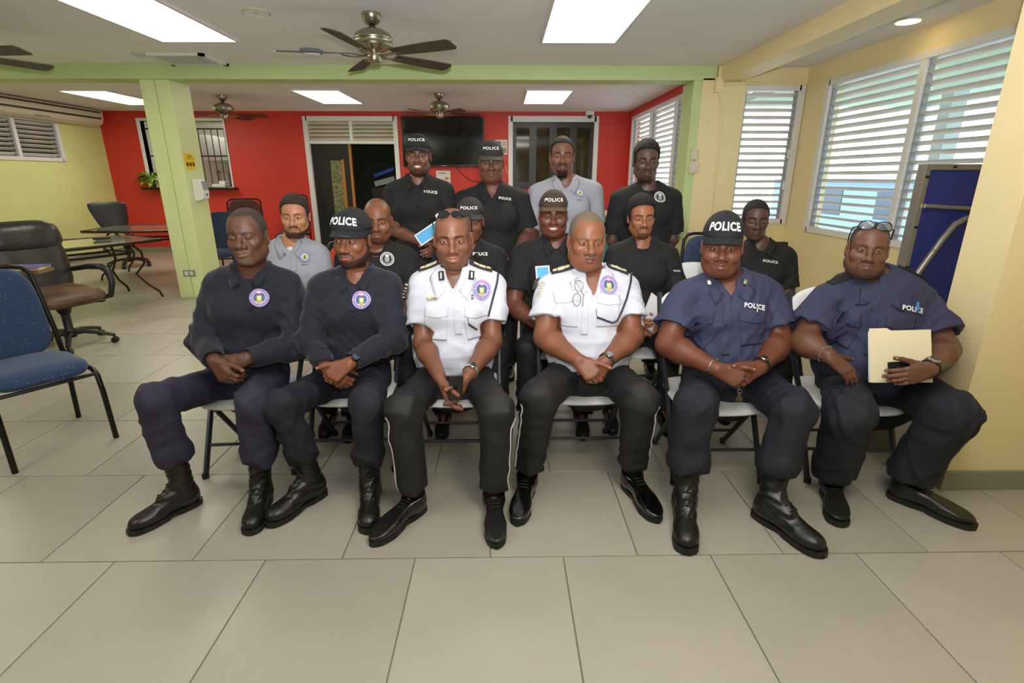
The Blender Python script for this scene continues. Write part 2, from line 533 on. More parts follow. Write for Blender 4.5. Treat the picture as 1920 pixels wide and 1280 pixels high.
# ---- dark window in the back wall
e = thing('window_5', 'dark indoor window with white frame in the red wall', None, ((BWIN[0] + BWIN[1]) / 2, YB, BWIN[2]), kind='structure')
for lo, hi in [((BWIN[0] - 0.05, YB - 0.03, BWIN[2] - 0.02), (BWIN[0] + 0.04, YB + 0.13, BWIN[3] + 0.05)), ((BWIN[1] - 0.04, YB - 0.03, BWIN[2] - 0.02), (BWIN[1] + 0.05, YB + 0.13, BWIN[3] + 0.05)),
               ((BWIN[0], YB - 0.03, BWIN[3] - 0.06), (BWIN[1], YB + 0.13, BWIN[3] + 0.05))]:
    mb = MB(); mb.box(lo, hi); part('window_frame', mb, m_white, e, bevel=0.004, world=True)
mb = MB(); mb.box((BWIN[0] - 0.06, YB - 0.05, BWIN[2] - 0.05), (BWIN[1] + 0.06, YB + 0.13, BWIN[2] + 0.0)); part('window_sill', mb, m_black, e, world=True)
xw = np.linspace(BWIN[0] + 0.04, BWIN[1] - 0.04, 5)
for i in range(4):
    mb = MB(); mb.box((xw[i], YB + 0.03, BWIN[2]), (xw[i] + 0.07, YB + 0.08, BWIN[3] - 0.06)); mb.box((xw[i + 1] - 0.07, YB + 0.03, BWIN[2]), (xw[i + 1], YB + 0.08, BWIN[3] - 0.06))
    mb.box((xw[i] + 0.07, YB + 0.03, BWIN[3] - 0.16), (xw[i + 1] - 0.07, YB + 0.08, BWIN[3] - 0.06)); mb.box((xw[i] + 0.07, YB + 0.03, BWIN[2]), (xw[i + 1] - 0.07, YB + 0.08, BWIN[2] + 0.08))
    part('sash', mb, M('dark bronze sash', (42, 42, 40), 0.4), e, world=True)
    mb = MB(); mb.box((xw[i] + 0.07, YB + 0.05, BWIN[2] + 0.08), (xw[i + 1] - 0.07, YB + 0.056, BWIN[3] - 0.16))
    part('pane', mb, M('brown reflecting glass', (52, 38, 24), 0.06, noise=(3, 0.5), spec=0.7), e, world=True)

# ---- service hatch: frame, counter, bars, and the kitchen behind it
e = thing('window_6', 'white framed service hatch with black bars in the red wall', None, ((SERV[0] + SERV[1]) / 2, YB, SERV[2]), kind='structure')
for lo, hi in [((SERV[0] - 0.06, YB - 0.02, SERV[2]), (SERV[0] + 0.0, YB + 0.15, SERV[3] + 0.05)), ((SERV[1], YB - 0.02, SERV[2]), (SERV[1] + 0.03, YB + 0.15, SERV[3] + 0.05)), ((SERV[0], YB - 0.02, SERV[3]), (SERV[1], YB + 0.15, SERV[3] + 0.05))]:
    mb = MB(); mb.box(lo, hi); part('window_frame', mb, m_white, e, world=True)
mb = MB(); mb.box((SERV[0] - 0.12, YB - 0.17, SERV[2] - 0.04), (SERV[1] + 0.1, YB + 0.3, SERV[2])); part('counter', mb, m_black, e, bevel=0.006, world=True)
for i in range(13):
    xx = SERV[0] + 0.04 + i * (SERV[1] - SERV[0] - 0.08) / 12
    mb = MB(); mb.tube([(xx, YB + 0.06, SERV[2]), (xx, YB + 0.06, SERV[3] - 0.14)], 0.009, 6); part('bar', mb, m_black, e, world=True)
for zz in (SERV[3] - 0.14, 1.90):
    mb = MB(); mb.box((SERV[0], YB + 0.05, zz - 0.014), (SERV[1], YB + 0.07, zz + 0.014)); part('cross_bar', mb, m_black, e, world=True)
mb = MB()
mb.box((-8.0, 13.8, -0.01), (-4.5, 13.9, ZC)); mb.box((-8.1, YB + 0.14, -0.01), (-8.0, 13.9, ZC)); mb.box((-4.6, YB + 0.14, -0.01), (-4.5, 13.8, ZC)); mb.box((-8.0, YB + 0.14, -0.03), (-4.5, 13.8, -0.01)); mb.box((-8.1, YB + 0.1, ZC), (-4.5, 13.9, ZC + 0.1))
struct('wall_kitchen', mb, M('kitchen white', (222, 222, 206), 0.6), 'white kitchen behind the service hatch')
e = thing('range_hood', 'grey metal range hood in the kitchen behind the hatch', 'range hood', (-5.9, 13.2, 1.95))
mb = MB(); mb.prism([(0, 0), (1.6, 0), (1.6, 0.30), (1.15, 0.42), (0.3, 0.55), (0, 0.55)], lambda u, v: (-6.9 + u, 12.6, 1.85 + v), lambda u, v: (-6.9 + u, 13.7, 1.85 + v))
part('hood', mb, M('brushed hood steel', (176, 176, 168), 0.35, 0.6), e, world=True)
mb = MB(); mb.box((-6.4, 12.58, 1.80), (-5.3, 13.7, 1.86)); part('lip', mb, M('hood lip', (120, 120, 116), 0.4, 0.5), e, world=True)
e = thing('kitchen_shelf', 'tall steel kitchen shelf behind the bars', 'shelf', (-5.6, 12.8, 0))
for zz in (0.9, 1.25, 1.6):
    mb = MB(); mb.box((-6.5, 12.6, zz), (-5.0, 13.1, zz + 0.03)); part('shelf_board', mb, M('steel', (150, 150, 146), 0.35, 0.7), e, world=True)
for xx in (-6.48, -5.04):
    mb = MB(); mb.box((xx, 12.6, 0), (xx + 0.04, 12.64, 1.65)); mb.box((xx, 13.06, 0), (xx + 0.04, 13.1, 1.65)); part('post', mb, M('steel'), e, world=True)
mb = MB(); mb.box((-5.92, YB + 0.0, 1.30), (-5.66, YB + 0.22, 1.36)); mb.box((-5.80, YB + 0.05, 1.36), (-5.66, YB + 0.2, 1.42))
single('foam_tray', mb, M('white foam', (236, 234, 226), 0.7), 'white foam tray on the hatch counter', 'tray', bevel=0.012)
mb = MB(); mb.lathe([(0.03, 0), (0.034, 0.02), (0.034, 0.15), (0.016, 0.19), (0.016, 0.22)], (-6.60, YB - 0.10, 1.30), 14)
single('spray_bottle', mb, M('clear blue plastic', (180, 200, 214), 0.2), 'small pale bottle beside the green potted plant', 'bottle', smooth=True)
e = thing('potted_plant', 'leafy green potted plant on the hatch counter', 'plant', (-7.02, YB - 0.12, 1.30))
mb = MB(); mb.lathe([(0.05, 0), (0.07, 0.10), (0.075, 0.105), (0.065, 0.105)], (0, 0, 0), 16); part('pot', mb, M('brown pot', (110, 74, 48), 0.6), e, smooth=True)
lm = [M('leaf a', (96, 140, 40), 0.45), M('leaf b', (150, 176, 60), 0.45)]
lmesh = []
for q in range(2):
    mb = MB(); mb.pillow(0.11, 0.18, 0.004, 4, 6, p=2, fn=lambda x, y, z: (x * (1 - abs(y) * 4), y + 0.09, z - 2 * (y + 0.09) ** 2), corner=0.9)
    me = mb.mesh('leaf', True); me.materials.append(lm[q]); lmesh.append(me)
r_ = random.Random(3)
for i in range(46):
    a = r_.uniform(0, 2 * pi); rr = r_.uniform(0.02, 0.20)
    link('leaf', lmesh[i % 2], None, e, (rr * cos(a) * 1.3, -abs(rr * sin(a)) * 0.35 - 0.01, 0.10 + r_.uniform(0, 0.24) * (1 - rr * 2)), (r_.uniform(-0.6, 0.6), r_.uniform(-0.3, 0.3), (a if sin(a) < 0 else -a) - pi / 2))

# ---- unseen grey box, added to darken the gaps of the small left window
mb = MB(); mb.box((XL - 1.2, 7.6, 1.2), (XL - 1.1, 10.6, ZC)); mb.box((XL - 1.2, 7.5, 1.2), (XL - 0.14, 7.6, ZC)); mb.box((XL - 1.2, 10.6, 1.2), (XL - 0.14, 10.7, ZC)); mb.box((XL - 1.2, 7.5, ZC), (XL - 0.14, 10.7, ZC + 0.1)); mb.box((XL - 1.2, 7.5, 1.1), (XL - 0.14, 10.7, 1.2))
struct('wall_added_box', mb, M('added box grey', (120, 122, 110), 0.8), 'added grey box darkening the small left window')
# ---- outdoors, seen between the slats
m_out = M('pale outdoor wall', (226, 232, 236), 0.8)
og = MB(); og.box((3.9, -6, -0.4), (40, 40, -0.3)); og.box((2.7, 7.2, -0.4), (3.9, 40, -0.3))
struct('ground_outside', og, M('pale concrete', (200, 200, 196), 0.9, noise=(1, 0.05)), 'pale ground outside the windows')
og = MB(); og.box((3.78, 1.5, 2.62), (7.2, 9.5, 2.72))
struct('roof_porch', og, M('mint soffit', (190, 222, 196), 0.7), 'mint porch soffit outside')
e = thing('porch_wall', 'teal porch wall outside the large window', 'wall', (6.9, 3.6, -0.3))
mb = MB(); mb.box((6.8, 2.0, -0.3), (6.95, 4.6, 2.6)); part('panel', mb, M('teal paint', (120, 196, 196), 0.6), e, world=True)
for i, (x_, y_, c_) in enumerate([(5.6, 5.4, 'pale grey post paint'), (5.9, 7.4, 'pale grey post paint'), (4.9, 8.6, 'pale grey post paint'), (6.6, 6.3, 'pale grey post paint')]):
    mb = MB(); mb.box((x_, y_, -0.3), (x_ + 0.2, y_ + 0.2, 2.62)); mb.box((x_ - 0.04, y_ - 0.04, -0.3), (x_ + 0.24, y_ + 0.24, -0.1))
    single('porch_post', mb, M(c_, (196, 208, 214), 0.6), ['grey porch post outside behind the large window slats', 'porch post outside between both yellow wall windows', 'porch post outside the narrow louvered window', 'porch post far outside the large window'][i], 'post', group='porch posts')
e = thing('building', 'pale blue building across the yard outside', 'building', (14, 14, -0.3))
mb = MB(); mb.box((12, 6, -0.3), (13, 24, 1.4)); part('wall', mb, M('pale blue wall', (150, 186, 220), 0.7), e, world=True)
mb = MB(); mb.box((11.6, 5.6, 1.4), (13.4, 24.4, 1.55)); part('roof', mb, M('roof grey', (170, 172, 176), 0.7), e, world=True)
for i in range(5):
    mb = MB(); mb.box((11.97, 7 + i * 3, 0.2), (12.0, 8.2 + i * 3, 1.1)); part('window', mb, M('window dark', (70, 90, 110), 0.2), e, world=True)

# ---- ceiling light panels
m_diff = M('lit diffuser', (255, 252, 246), 0.5, emit=((255, 249, 232), PANEL_W))
def light_panel(x0, x1, y0, y1, label):
    e = thing('ceiling_light', label, 'light', ((x0 + x1) / 2, (y0 + y1) / 2, ZC - 0.02), group='fluorescent ceiling panels')
    for lo, hi in [((x0 - 0.03, y0 - 0.03, ZC - 0.022), (x0, y1 + 0.03, ZC)), ((x1, y0 - 0.03, ZC - 0.022), (x1 + 0.03, y1 + 0.03, ZC)), ((x0, y0 - 0.03, ZC - 0.022), (x1, y0, ZC)), ((x0, y1, ZC - 0.022), (x1, y1 + 0.03, ZC))]:
        mb = MB(); mb.box(lo, hi); part('light_frame', mb, m_white, e, world=True)
    mb = MB(); mb.box((x0, y0, ZC - 0.014), (x1, y1, ZC - 0.004)); part('diffuser', mb, m_diff, e, world=True)
light_panel(0.38, 1.06, 4.15, 5.55, 'large light panel above the right, nearest the camera')
light_panel(-3.18, -2.50, 4.17, 5.57, 'large light panel above the left, nearest the camera')
light_panel(0.37, 1.03, 8.48, 9.88, 'far light panel above the dark window')
light_panel(-3.09, -2.43, 8.50, 9.92, 'far light panel above the doorway')
light_panel(-6.55, -5.89, 8.6, 10.1, 'far light panel beside the wall air conditioner')
light_panel(-3.18, -2.50, -0.3, 1.1, 'light panel behind the camera on the left')
light_panel(0.38, 1.06, -0.3, 1.1, 'light panel behind the camera on the right')
light_panel(-6.55, -5.89, 4.2, 5.6, 'light panel beyond the left picture edge')
# fill light added out of view to brighten the kitchen
kl = MB(); kl.box((-6.6, 12.2, ZC - 0.05), (-5.6, 12.5, ZC - 0.004))
single('kitchen_fill_light', kl, M('kitchen fill glow', (255, 255, 250), 0.5, emit=((255, 255, 245), 26.0)), 'lit strip light on the kitchen ceiling', 'light')
# downlight in the bay
dp = atZ(1703, 38, ZC)
e = thing('downlight', 'round warm downlight in the window bay ceiling', 'light', (dp[0], dp[1], ZC - 0.01))
mb = MB(); mb.lathe([(0.085, 0.01), (0.105, 0.008), (0.105, 0.0), (0.085, -0.004)], (0, 0, 0), 28); part('rim', mb, m_white, e, smooth=True)
mb = MB(); mb.lathe([(0.001, 0.004), (0.086, 0.004), (0.086, -0.006), (0.001, -0.006)], (0, 0, 0), 28); part('lens', mb, M('warm lit lens', (255, 240, 200), 0.5, emit=((255, 226, 170), 14.0)), e)
# =================================================================== FIXTURES
m_nickel = M('brushed nickel', (178, 170, 152), 0.28, 1.0)
m_blade = M('dark walnut fan blade', (62, 50, 40), 0.45, noise=(14, 0.15))
def ceiling_fan(x, y, a0, label, R=0.70):
    e = thing('ceiling_fan', label, 'fan', (x, y, ZC), group='ceiling fans')
    mb = MB(); mb.lathe([(0.075, 0), (0.078, -0.02), (0.066, -0.05), (0.045, -0.075), (0.022, -0.085)], n=28); part('canopy', mb, m_nickel, e, smooth=True)
    mb = MB(); mb.tube([(0, 0, -0.08), (0, 0, -0.13)], 0.014, 12); mb.lathe([(0.022, -0.09), (0.022, -0.11)], n=14); part('rod', mb, M('dark rod', (60, 54, 48), 0.4, 0.8), e, smooth=True)
    mb = MB(); mb.lathe([(0.03, -0.105), (0.09, -0.120), (0.135, -0.145), (0.148, -0.170), (0.153, -0.177), (0.153, -0.187), (0.148, -0.193), (0.148, -0.217), (0.153, -0.223), (0.148, -0.237), (0.105, -0.260), (0.06, -0.275)], n=36)
    part('motor_housing', mb, m_nickel, e, smooth=True)
    mb = MB(); mb.lathe([(0.05, -0.270), (0.056, -0.285), (0.056, -0.330), (0.047, -0.347), (0.02, -0.353)], n=24); part('hub', mb, m_nickel, e, smooth=True)
    bl = MB()
    out = []
    N = 22
    for i in range(N + 1):
        t = i / N
        w = 0.052 + 0.022 * sin(pi * min(1, t * 1.25) * 0.5)
        out.append((0.19 + (R - 0.19) * t, w if t < 0.985 else w * 0.55))
    poly = [(u, v) for u, v in out] + [(u, -v) for u, v in out[::-1]]
    tl = radians(-12)
    bl.prism(poly, lambda u, v: (u, v * cos(tl), -0.290 + v * sin(tl) - 0.004), lambda u, v: (u, v * cos(tl), -0.290 + v * sin(tl) + 0.004))
    bme = bl.mesh('blade'); bme.materials.append(m_blade)
    ir = MB()
    for s in (-1, 1):
        ir.tube([(0.05, s * 0.012, -0.300), (0.10, s * 0.022, -0.307), (0.16, s * 0.03, -0.303 + s * 0.005), (0.22, s * 0.026, -0.298 + s * 0.005), (0.26, s * 0.006, -0.299)], [0.008, 0.010, 0.011, 0.009, 0.006], 8, flat=0.6)
    ime = ir.mesh('blade_iron', True); ime.materials.append(m_nickel)
    for k in range(5):
        a = a0 + k * 2 * pi / 5
        o = link('blade', bme, None, e, None, (0, 0, a)); link('blade_iron', ime, None, o)
    return e
ceiling_fan(-1.03, 4.72, radians(44), 'brushed nickel ceiling fan nearest, above the seated group', 0.76)
ceiling_fan(-0.98, 8.85, radians(20), 'far ceiling fan hanging before the television', 0.66)
ceiling_fan(-4.44, 9.13, radians(5), 'far ceiling fan hanging before the barred hatch', 0.66)
ceiling_fan(-4.40, 4.72, radians(-8), 'ceiling fan cut off at the left edge', 0.70)

# wall air conditioner (left)
e = thing('air_conditioner', 'white split air conditioner above the small window', 'air conditioner', (XL, 9.6, 2.42))
prof = [(0.0, 0.30), (0.20, 0.30), (0.235, 0.27), (0.235, 0.14), (0.20, 0.05), (0.10, 0.0), (0.0, 0.0)]
mb = MB(); mb.prism(prof, lambda u, v: (XL + 0.005 + u, 8.05, 2.42 + v), lambda u, v: (XL + 0.005 + u, 11.0, 2.42 + v)); part('body', mb, M('aged white plastic', (222, 214, 190), 0.4), e, bevel=0.012, world=True)
mb = MB(); mb.box((XL + 0.22, 8.1, 2.655), (XL + 0.243, 10.93, 2.68)); part('intake_slot', mb, m_black, e, world=True)
mb = MB(); mb.box((XL + 0.225, 8.1, 2.545), (XL + 0.243, 10.93, 2.575)); part('outlet_slot', mb, M('slot grey', (50, 50, 50), 0.5), e, world=True)
for i in range(6):
    mb = MB(); mb.box((XL + 0.24, 8.3 + i * 0.45, 2.55), (XL + 0.246, 8.42 + i * 0.45, 2.57)); part('vane', mb, m_black, e, world=True)
mb = MB(); mb.box((XL + 0.205, 9.45, 2.47), (XL + 0.222, 9.75, 2.482)); part('nameplate', mb, M('olive plate', (130, 120, 80), 0.5), e, world=True)

# ceiling vent with slats
e = thing('ceiling_vent', 'white slatted air vent in the ceiling', 'vent', (-3.42, 6.45, ZC))
vx0, vx1, vy0, vy1 = -3.76, -3.12, 6.14, 6.69
for lo, hi in [((vx0, vy0, ZC - 0.024), (vx0 + 0.05, vy1, ZC)), ((vx1 - 0.05, vy0, ZC - 0.024), (vx1, vy1, ZC)), ((vx0, vy0, ZC - 0.024), (vx1, vy0 + 0.05, ZC)), ((vx0, vy1 - 0.05, ZC - 0.024), (vx1, vy1, ZC))]:
    mb = MB(); mb.box(lo, hi); part('vent_frame', mb, m_white, e, world=True)
mb = MB(); mb.box((vx0 + 0.05, vy0 + 0.05, ZC - 0.010), (vx1 - 0.05, vy1 - 0.05, ZC - 0.004)); part('backing', mb, m_dark, e, world=True)
for i in range(13):
    xx = vx0 + 0.06 + i * (vx1 - vx0 - 0.12) / 12
    mb = MB(); mb.box((xx - 0.011, vy0 + 0.05, ZC - 0.022), (xx + 0.011, vy1 - 0.05, ZC - 0.018)); part('slat', mb, m_white, e, world=True)
mb = MB(); mb.lathe([(0.085, 0), (0.085, -0.01), (0.06, -0.03), (0.02, -0.035)], tuple(atZ(262, 100, ZC)), 20)
single('ceiling_sensor', mb, M('grey sensor plastic', (190, 196, 196), 0.4), 'small round ceiling sensor beside the slatted vent', 'sensor', smooth=True)
c_ = atZ(480, 22, ZC)
e = thing('ceiling_speaker', 'flat round ceiling cover above left of the near fan', 'cover', tuple(c_))
mb = MB(); mb.lathe([(0.105, 0), (0.11, -0.008), (0.095, -0.012), (0.09, -0.006)], n=32); part('ring', mb, M('cream ring', (206, 196, 172), 0.5), e, smooth=True)
mb = MB(); mb.lathe([(0.001, -0.003), (0.092, -0.003), (0.092, -0.007), (0.001, -0.007)], n=32); part('disc', mb, m_ceil, e)
mb = MB(); mb.box((-0.02, -0.004, -0.012), (0.02, 0.004, -0.006)); part('slot', mb, M('tan', (176, 150, 110), 0.6), e)
c_ = atZ(584, 94, ZC)
e = thing('smoke_detector', 'round smoke detector on the ceiling behind the near fan', 'smoke detector', tuple(c_))
mb = MB(); mb.lathe([(0.11, 0), (0.115, -0.02), (0.10, -0.03)], n=28); part('base', mb, M('blue grey plastic', (120, 130, 150), 0.45), e, smooth=True)
mb = MB(); mb.lathe([(0.085, -0.03), (0.08, -0.05), (0.03, -0.058)], n=28); part('cover', mb, m_white, e, smooth=True)

# television, wires, notices, camera on the back wall
e = thing('television', 'large black flat television on the red wall', 'television', (-1.18, YB - 0.05, 1.70))
mb = MB(); mb.box((-2.0, YB - 0.08, 1.70), (-0.37, YB - 0.02, 2.63)); part('casing', mb, M('black tv plastic', (12, 12, 13), 0.3), e, bevel=0.008, world=True)
mb = MB(); mb.box((-1.975, YB - 0.084, 1.735), (-0.395, YB - 0.079, 2.605)); part('screen', mb, M('black tv screen', (5, 5, 7), 0.12, spec=0.6), e, world=True)
mb = MB(); mb.box((-1.23, YB - 0.086, 1.71), (-1.13, YB - 0.08, 1.722)); part('maker_plate', mb, M('silver plate', (150, 150, 150), 0.3, 0.8), e, world=True)
mb = MB(); mb.box((-1.4, YB - 0.02, 2.0), (-0.95, YB - 0.001, 2.4)); part('wall_mount', mb, m_black, e, world=True)
mb = MB(); mb.tube([(-0.95 + 0.8 * t, YB - 0.012, 1.70 - 0.62 * t * (1 - t) * 1.6 - 0.1 * t) for t in np.linspace(0, 1, 14)], 0.006, 6)
single('hanging_cable', mb, m_black, 'thin black cable sagging below the television', 'cable', smooth=True)
mb = MB(); mb.tube([(0.05 + 0.1 * t, YB - 0.012, 1.72 - 0.15 * sin(pi * t)) for t in np.linspace(0, 1, 8)], 0.006, 6)
single('white_cable', mb, m_white, 'short white cable beside the dark window', 'cable', smooth=True)
def notice(x0, x1, z0, z1, label, blocks):
    e = thing('notice', label, 'notice', ((x0 + x1) / 2, YB - 0.006, z0), group='paper notices on the red wall')
    mb = MB(); mb.box((x0, YB - 0.010, z0), (x1, YB - 0.002, z1)); part('sheet', mb, M('white paper', (226, 224, 216), 0.7), e, world=True)
    for (u0, u1, v0, v1, c) in blocks:
        mb = MB(); mb.box((x0 + (x1 - x0) * u0, YB - 0.0125, z0 + (z1 - z0) * v0), (x0 + (x1 - x0) * u1, YB - 0.0095, z0 + (z1 - z0) * v1))
        part('print', mb, M('print %d %d %d' % c, c, 0.7), e, world=True)
notice(-0.16, 0.09, 1.93, 2.21, 'printed notice with grey blocks beside the dark window', [(0.08, 0.48, 0.55, 0.9, (120, 120, 118)), (0.55, 0.92, 0.58, 0.9, (200, 196, 186)), (0.55, 0.92, 0.1, 0.45, (150, 148, 140)), (0.08, 0.48, 0.12, 0.45, (206, 204, 196))])
notice(-1.36, -1.07, 1.23, 1.62, 'white notice with small red print below the television', [(0.2, 0.7, 0.86, 0.9, (90, 90, 90)), (0.6, 0.85, 0.55, 0.68, (206, 120, 110)), (0.15, 0.6, 0.4, 0.44, (130, 130, 130)), (0.15, 0.8, 0.25, 0.28, (130, 130, 130))])
e = thing('security_camera', 'small white security camera at the ceiling of the red wall', 'camera', (1.70, YB - 0.08, ZC))
mb = MB(); mb.box((1.63, YB - 0.14, ZC - 0.075), (1.79, YB - 0.02, ZC)); part('mount', mb, m_white, e, bevel=0.008, world=True)
mb = MB(); mb.ball((1.71, YB - 0.10, ZC - 0.09), 0.045); part('dome', mb, M('smoked dome', (60, 60, 62), 0.2), e, smooth=True, world=True)

# on the green column
e = thing('soap_dispenser', 'white hand sanitizer dispenser on the green column', 'dispenser', (-3.86, 6.92, 1.20))
mb = MB(); mb.prism([(0, 0), (0.05, 0), (0.105, 0.02), (0.115, 0.10), (0.10, 0.22), (0.07, 0.26), (0, 0.26)], lambda u, v: (-3.859 + u, 6.85, 1.215 + v), lambda u, v: (-3.859 + u, 7.0, 1.215 + v)); part('case', mb, M('white plastic', (232, 230, 226), 0.3), e, bevel=0.008, world=True)
mb = MB(); mb.box((-3.765, 6.875, 1.34), (-3.745, 6.975, 1.45)); part('window_strip', mb, M('grey window', (150, 156, 166), 0.25), e, world=True)
mb = MB(); mb.box((-3.752, 6.93, 1.275), (-3.742, 6.95, 1.30)); part('lock', mb, m_black, e, world=True)
e = thing('yellow_sign', 'yellow instruction sign on the green column', 'sign', (-3.858, 6.87, 1.60))
mb = MB(); mb.box((-3.859, 6.77, 1.595), (-3.852, 6.98, 1.775)); part('board', mb, M('yellow card', (240, 200, 30), 0.5), e, world=True)
sgm = M('sign ink', (60, 44, 14), 0.6)
flat_text('lettering', 'Please', 0.028, (-3.850, 6.875, 1.745), (0, 1, 0), (0, 0, 1), sgm, e, width=0.08)
flat_text('lettering', 'Use Hand Sanitizer', 0.013, (-3.850, 6.875, 1.715), (0, 1, 0), (0, 0, 1), sgm, e, width=0.18)
for i in range(3):
    mb = MB(); mb.tube([(-3.8495, 6.81 + i * 0.065 + 0.018 * cos(a), 1.65 + 0.024 * sin(a)) for a in np.linspace(0, 2 * pi, 12)[:-1]], 0.0035, 5, closed=True); mb.box((-3.8515, 6.80 + i * 0.065, 1.635), (-3.849, 6.82 + i * 0.065, 1.66)); part('pictogram', mb, sgm, e, world=True)
pt = atY(355, 512, 6.74)
e = thing('wall_outlet', 'grey double outlet near the foot of the green column', 'outlet', (pt[0], 6.735, pt[2]))
mb = MB(); mb.box((pt[0] - 0.075, 6.733, pt[2] - 0.04), (pt[0] + 0.075, 6.742, pt[2] + 0.04)); part('plate', mb, M('steel plate', (150, 150, 140), 0.35, 0.5), e, bevel=0.002, world=True)
for s in (-1, 1):
    mb = MB(); mb.box((pt[0] + s * 0.032 - 0.024, 6.730, pt[2] - 0.026), (pt[0] + s * 0.032 + 0.024, 6.734, pt[2] + 0.026)); part('socket', mb, M('socket cream', (222, 214, 196), 0.4), e, world=True)
# conduit and switch on the yellow pillar
e = thing('conduit', 'yellow painted conduit with junction box on the pillar', 'conduit', (2.5, 6.68, 2.5))
cp = [atY(1343, 132, 6.69), atY(1343, 160, 6.69)]
mb = MB(); mb.tube([(2.52, 6.675, 2.72), (2.52, 6.675, 2.52)], 0.022, 10); mb.tube([(2.52, 6.675, 2.53), (2.86, 6.675, 2.545), (3.05, 6.76, 2.55)], 0.016, 8); mb.tube([(2.52, 6.68, 2.46), (2.58, 6.685, 2.36), (2.60, 6.69, 2.2), (2.60, 6.69, 0.12)], 0.011, 8); part('pipe', mb, m_yel, e, smooth=True, world=True)
mb = MB(); mb.box((2.475, 6.64, 2.44), (2.56, 6.70, 2.60)); part('junction_box', mb, m_yel, e, bevel=0.006, world=True)
e = thing('light_switch', 'beige wall switch with box on the green pillar edge', 'switch', (2.29, 6.69, 1.6))
mb = MB(); mb.box((2.275, 6.67, 1.70), (2.36, 6.705, 1.82)); part('switch_plate', mb, M('beige plastic', (214, 206, 180), 0.4), e, bevel=0.004, world=True)
mb = MB(); mb.box((2.265, 6.665, 1.545), (2.375, 6.705, 1.68)); part('switch_box', mb, M('beige plastic'), e, bevel=0.004, world=True)
mb = MB(); mb.box((2.30, 6.655, 1.585), (2.325, 6.667, 1.64)); part('toggle', mb, m_white, e, world=True)

# =================================================================== FURNITURE
m_leg = M('dark grey powder coat', (58, 60, 66), 0.35, 0.3)
m_seatw = M('white moulded plastic', (226, 226, 224), 0.4, bump=(120, 0.03))
def make_folding_chair():
    e = thing('folding_chair', 'x', 'chair')
    def sf(x, y, z):
        zz = z + 0.415 - 0.012 * cos(x * 6) + 0.02 * (y / 0.2) ** 2 * (1 if y > 0 else -0.6)
        return (x, y - 0.02, zz)
    mb = MB(); mb.pillow(0.46, 0.42, 0.036, 16, 14, p=10, fn=sf, corner=0.3); part('seat', mb, m_seatw, e, smooth=True)
    def bf(x, y, z):
        return (x, 0.262 + 0.28 * (y) * 0.5 - z - 0.35 * (0.05 - x * x), 0.785 + y)
    mb = MB(); mb.pillow(0.46, 0.29, 0.026, 16, 12, p=10, fn=bf, corner=0.45); part('backrest', mb, m_seatw, e, smooth=True)
    for s in (-1, 1):
        x = s * 0.225
        mb = MB(); mb.tube([(x, -0.215, 0.0), (x, -0.20, 0.03), (x, 0.02, 0.42), (x, 0.20, 0.62), (x, 0.295, 0.89)], 0.0135, 10, flat=1.3); part('leg', mb, m_leg, e, smooth=True)
        mb = MB(); mb.tube([(s * 0.20, -0.12, 0.405), (s * 0.20, 0.20, 0.03), (s * 0.20, 0.215, 0.0)], 0.0125, 10, flat=1.3); part('leg', mb, m_leg, e, smooth=True)
        mb = MB(); mb.lathe([(0.017, 0), (0.018, 0.02), (0.015, 0.03)], (x, -0.213, 0), 10); part('foot_cap', mb, m_black, e, smooth=True)
        mb = MB(); mb.lathe([(0.016, 0), (0.017, 0.02), (0.014, 0.03)], (s * 0.20, 0.214, 0), 10); part('foot_cap', mb, m_black, e, smooth=True)
    mb = MB(); mb.tube([(-0.225, -0.135, 0.15), (0.225, -0.135, 0.15)], 0.009, 8); part('stretcher', mb, m_leg, e, smooth=True)
    mb = MB(); mb.tube([(-0.20, 0.105, 0.14), (0.20, 0.105, 0.14)], 0.009, 8); part('stretcher', mb, m_leg, e, smooth=True)
    mb = MB(); mb.tube([(-0.2, -0.12, 0.392), (0.2, -0.12, 0.392)], 0.008, 8); part('seat_rail', mb, m_leg, e, smooth=True)
    mb = MB(); mb.tube([(-0.225, 0.03, 0.40), (0.225, 0.03, 0.40)], 0.008, 8); part('seat_rail', mb, m_leg, e, smooth=True)
    return e
fc0 = make_folding_chair()
first = True
FCH = [(-1.35, 2.65, 4, 'white folding chair under the man farthest left'), (-0.82, 2.68, 2, 'white folding chair under the seated man in a lettered black cap and long sleeves'),
       (-0.25, 2.66, 0, 'white folding chair under the white-shirted man holding a phone'), (0.42, 2.68, 0, 'white folding chair under the white-shirted man with hanging eyeglasses'),
       (1.09, 2.54, 0, 'white folding chair under the smiling man in a navy shirt and cap'), (1.80, 2.53, -4, 'white folding chair under the large man holding a folder'),
       (-1.34, 3.39, 0, 'white folding chair under the bearded man in a grey polo'), (-0.82, 3.39, 0, 'white folding chair under the bald man in a black tee'),
       (-0.22, 3.39, 0, 'white folding chair under the half-hidden woman in a cap'), (0.35, 3.39, 0, 'white folding chair under the smiling woman in a brown cap'),
       (0.90, 3.39, 0, 'white folding chair under the man with papers and mustache'), (1.36, 3.39, -6, 'empty white folding chair beside a blue one, behind the navy group'),
       (1.86, 3.52, 0, 'white folding chair under the young man by the yellow wall')]
for i, (x, y, a, lb) in enumerate(FCH):
    c = fc0 if i == 0 else copy_tree(fc0)
    c.location = (x, y, 0); c.rotation_euler = (0, 0, radians(a)); c['label'] = lb; c['group'] = 'white folding chairs'

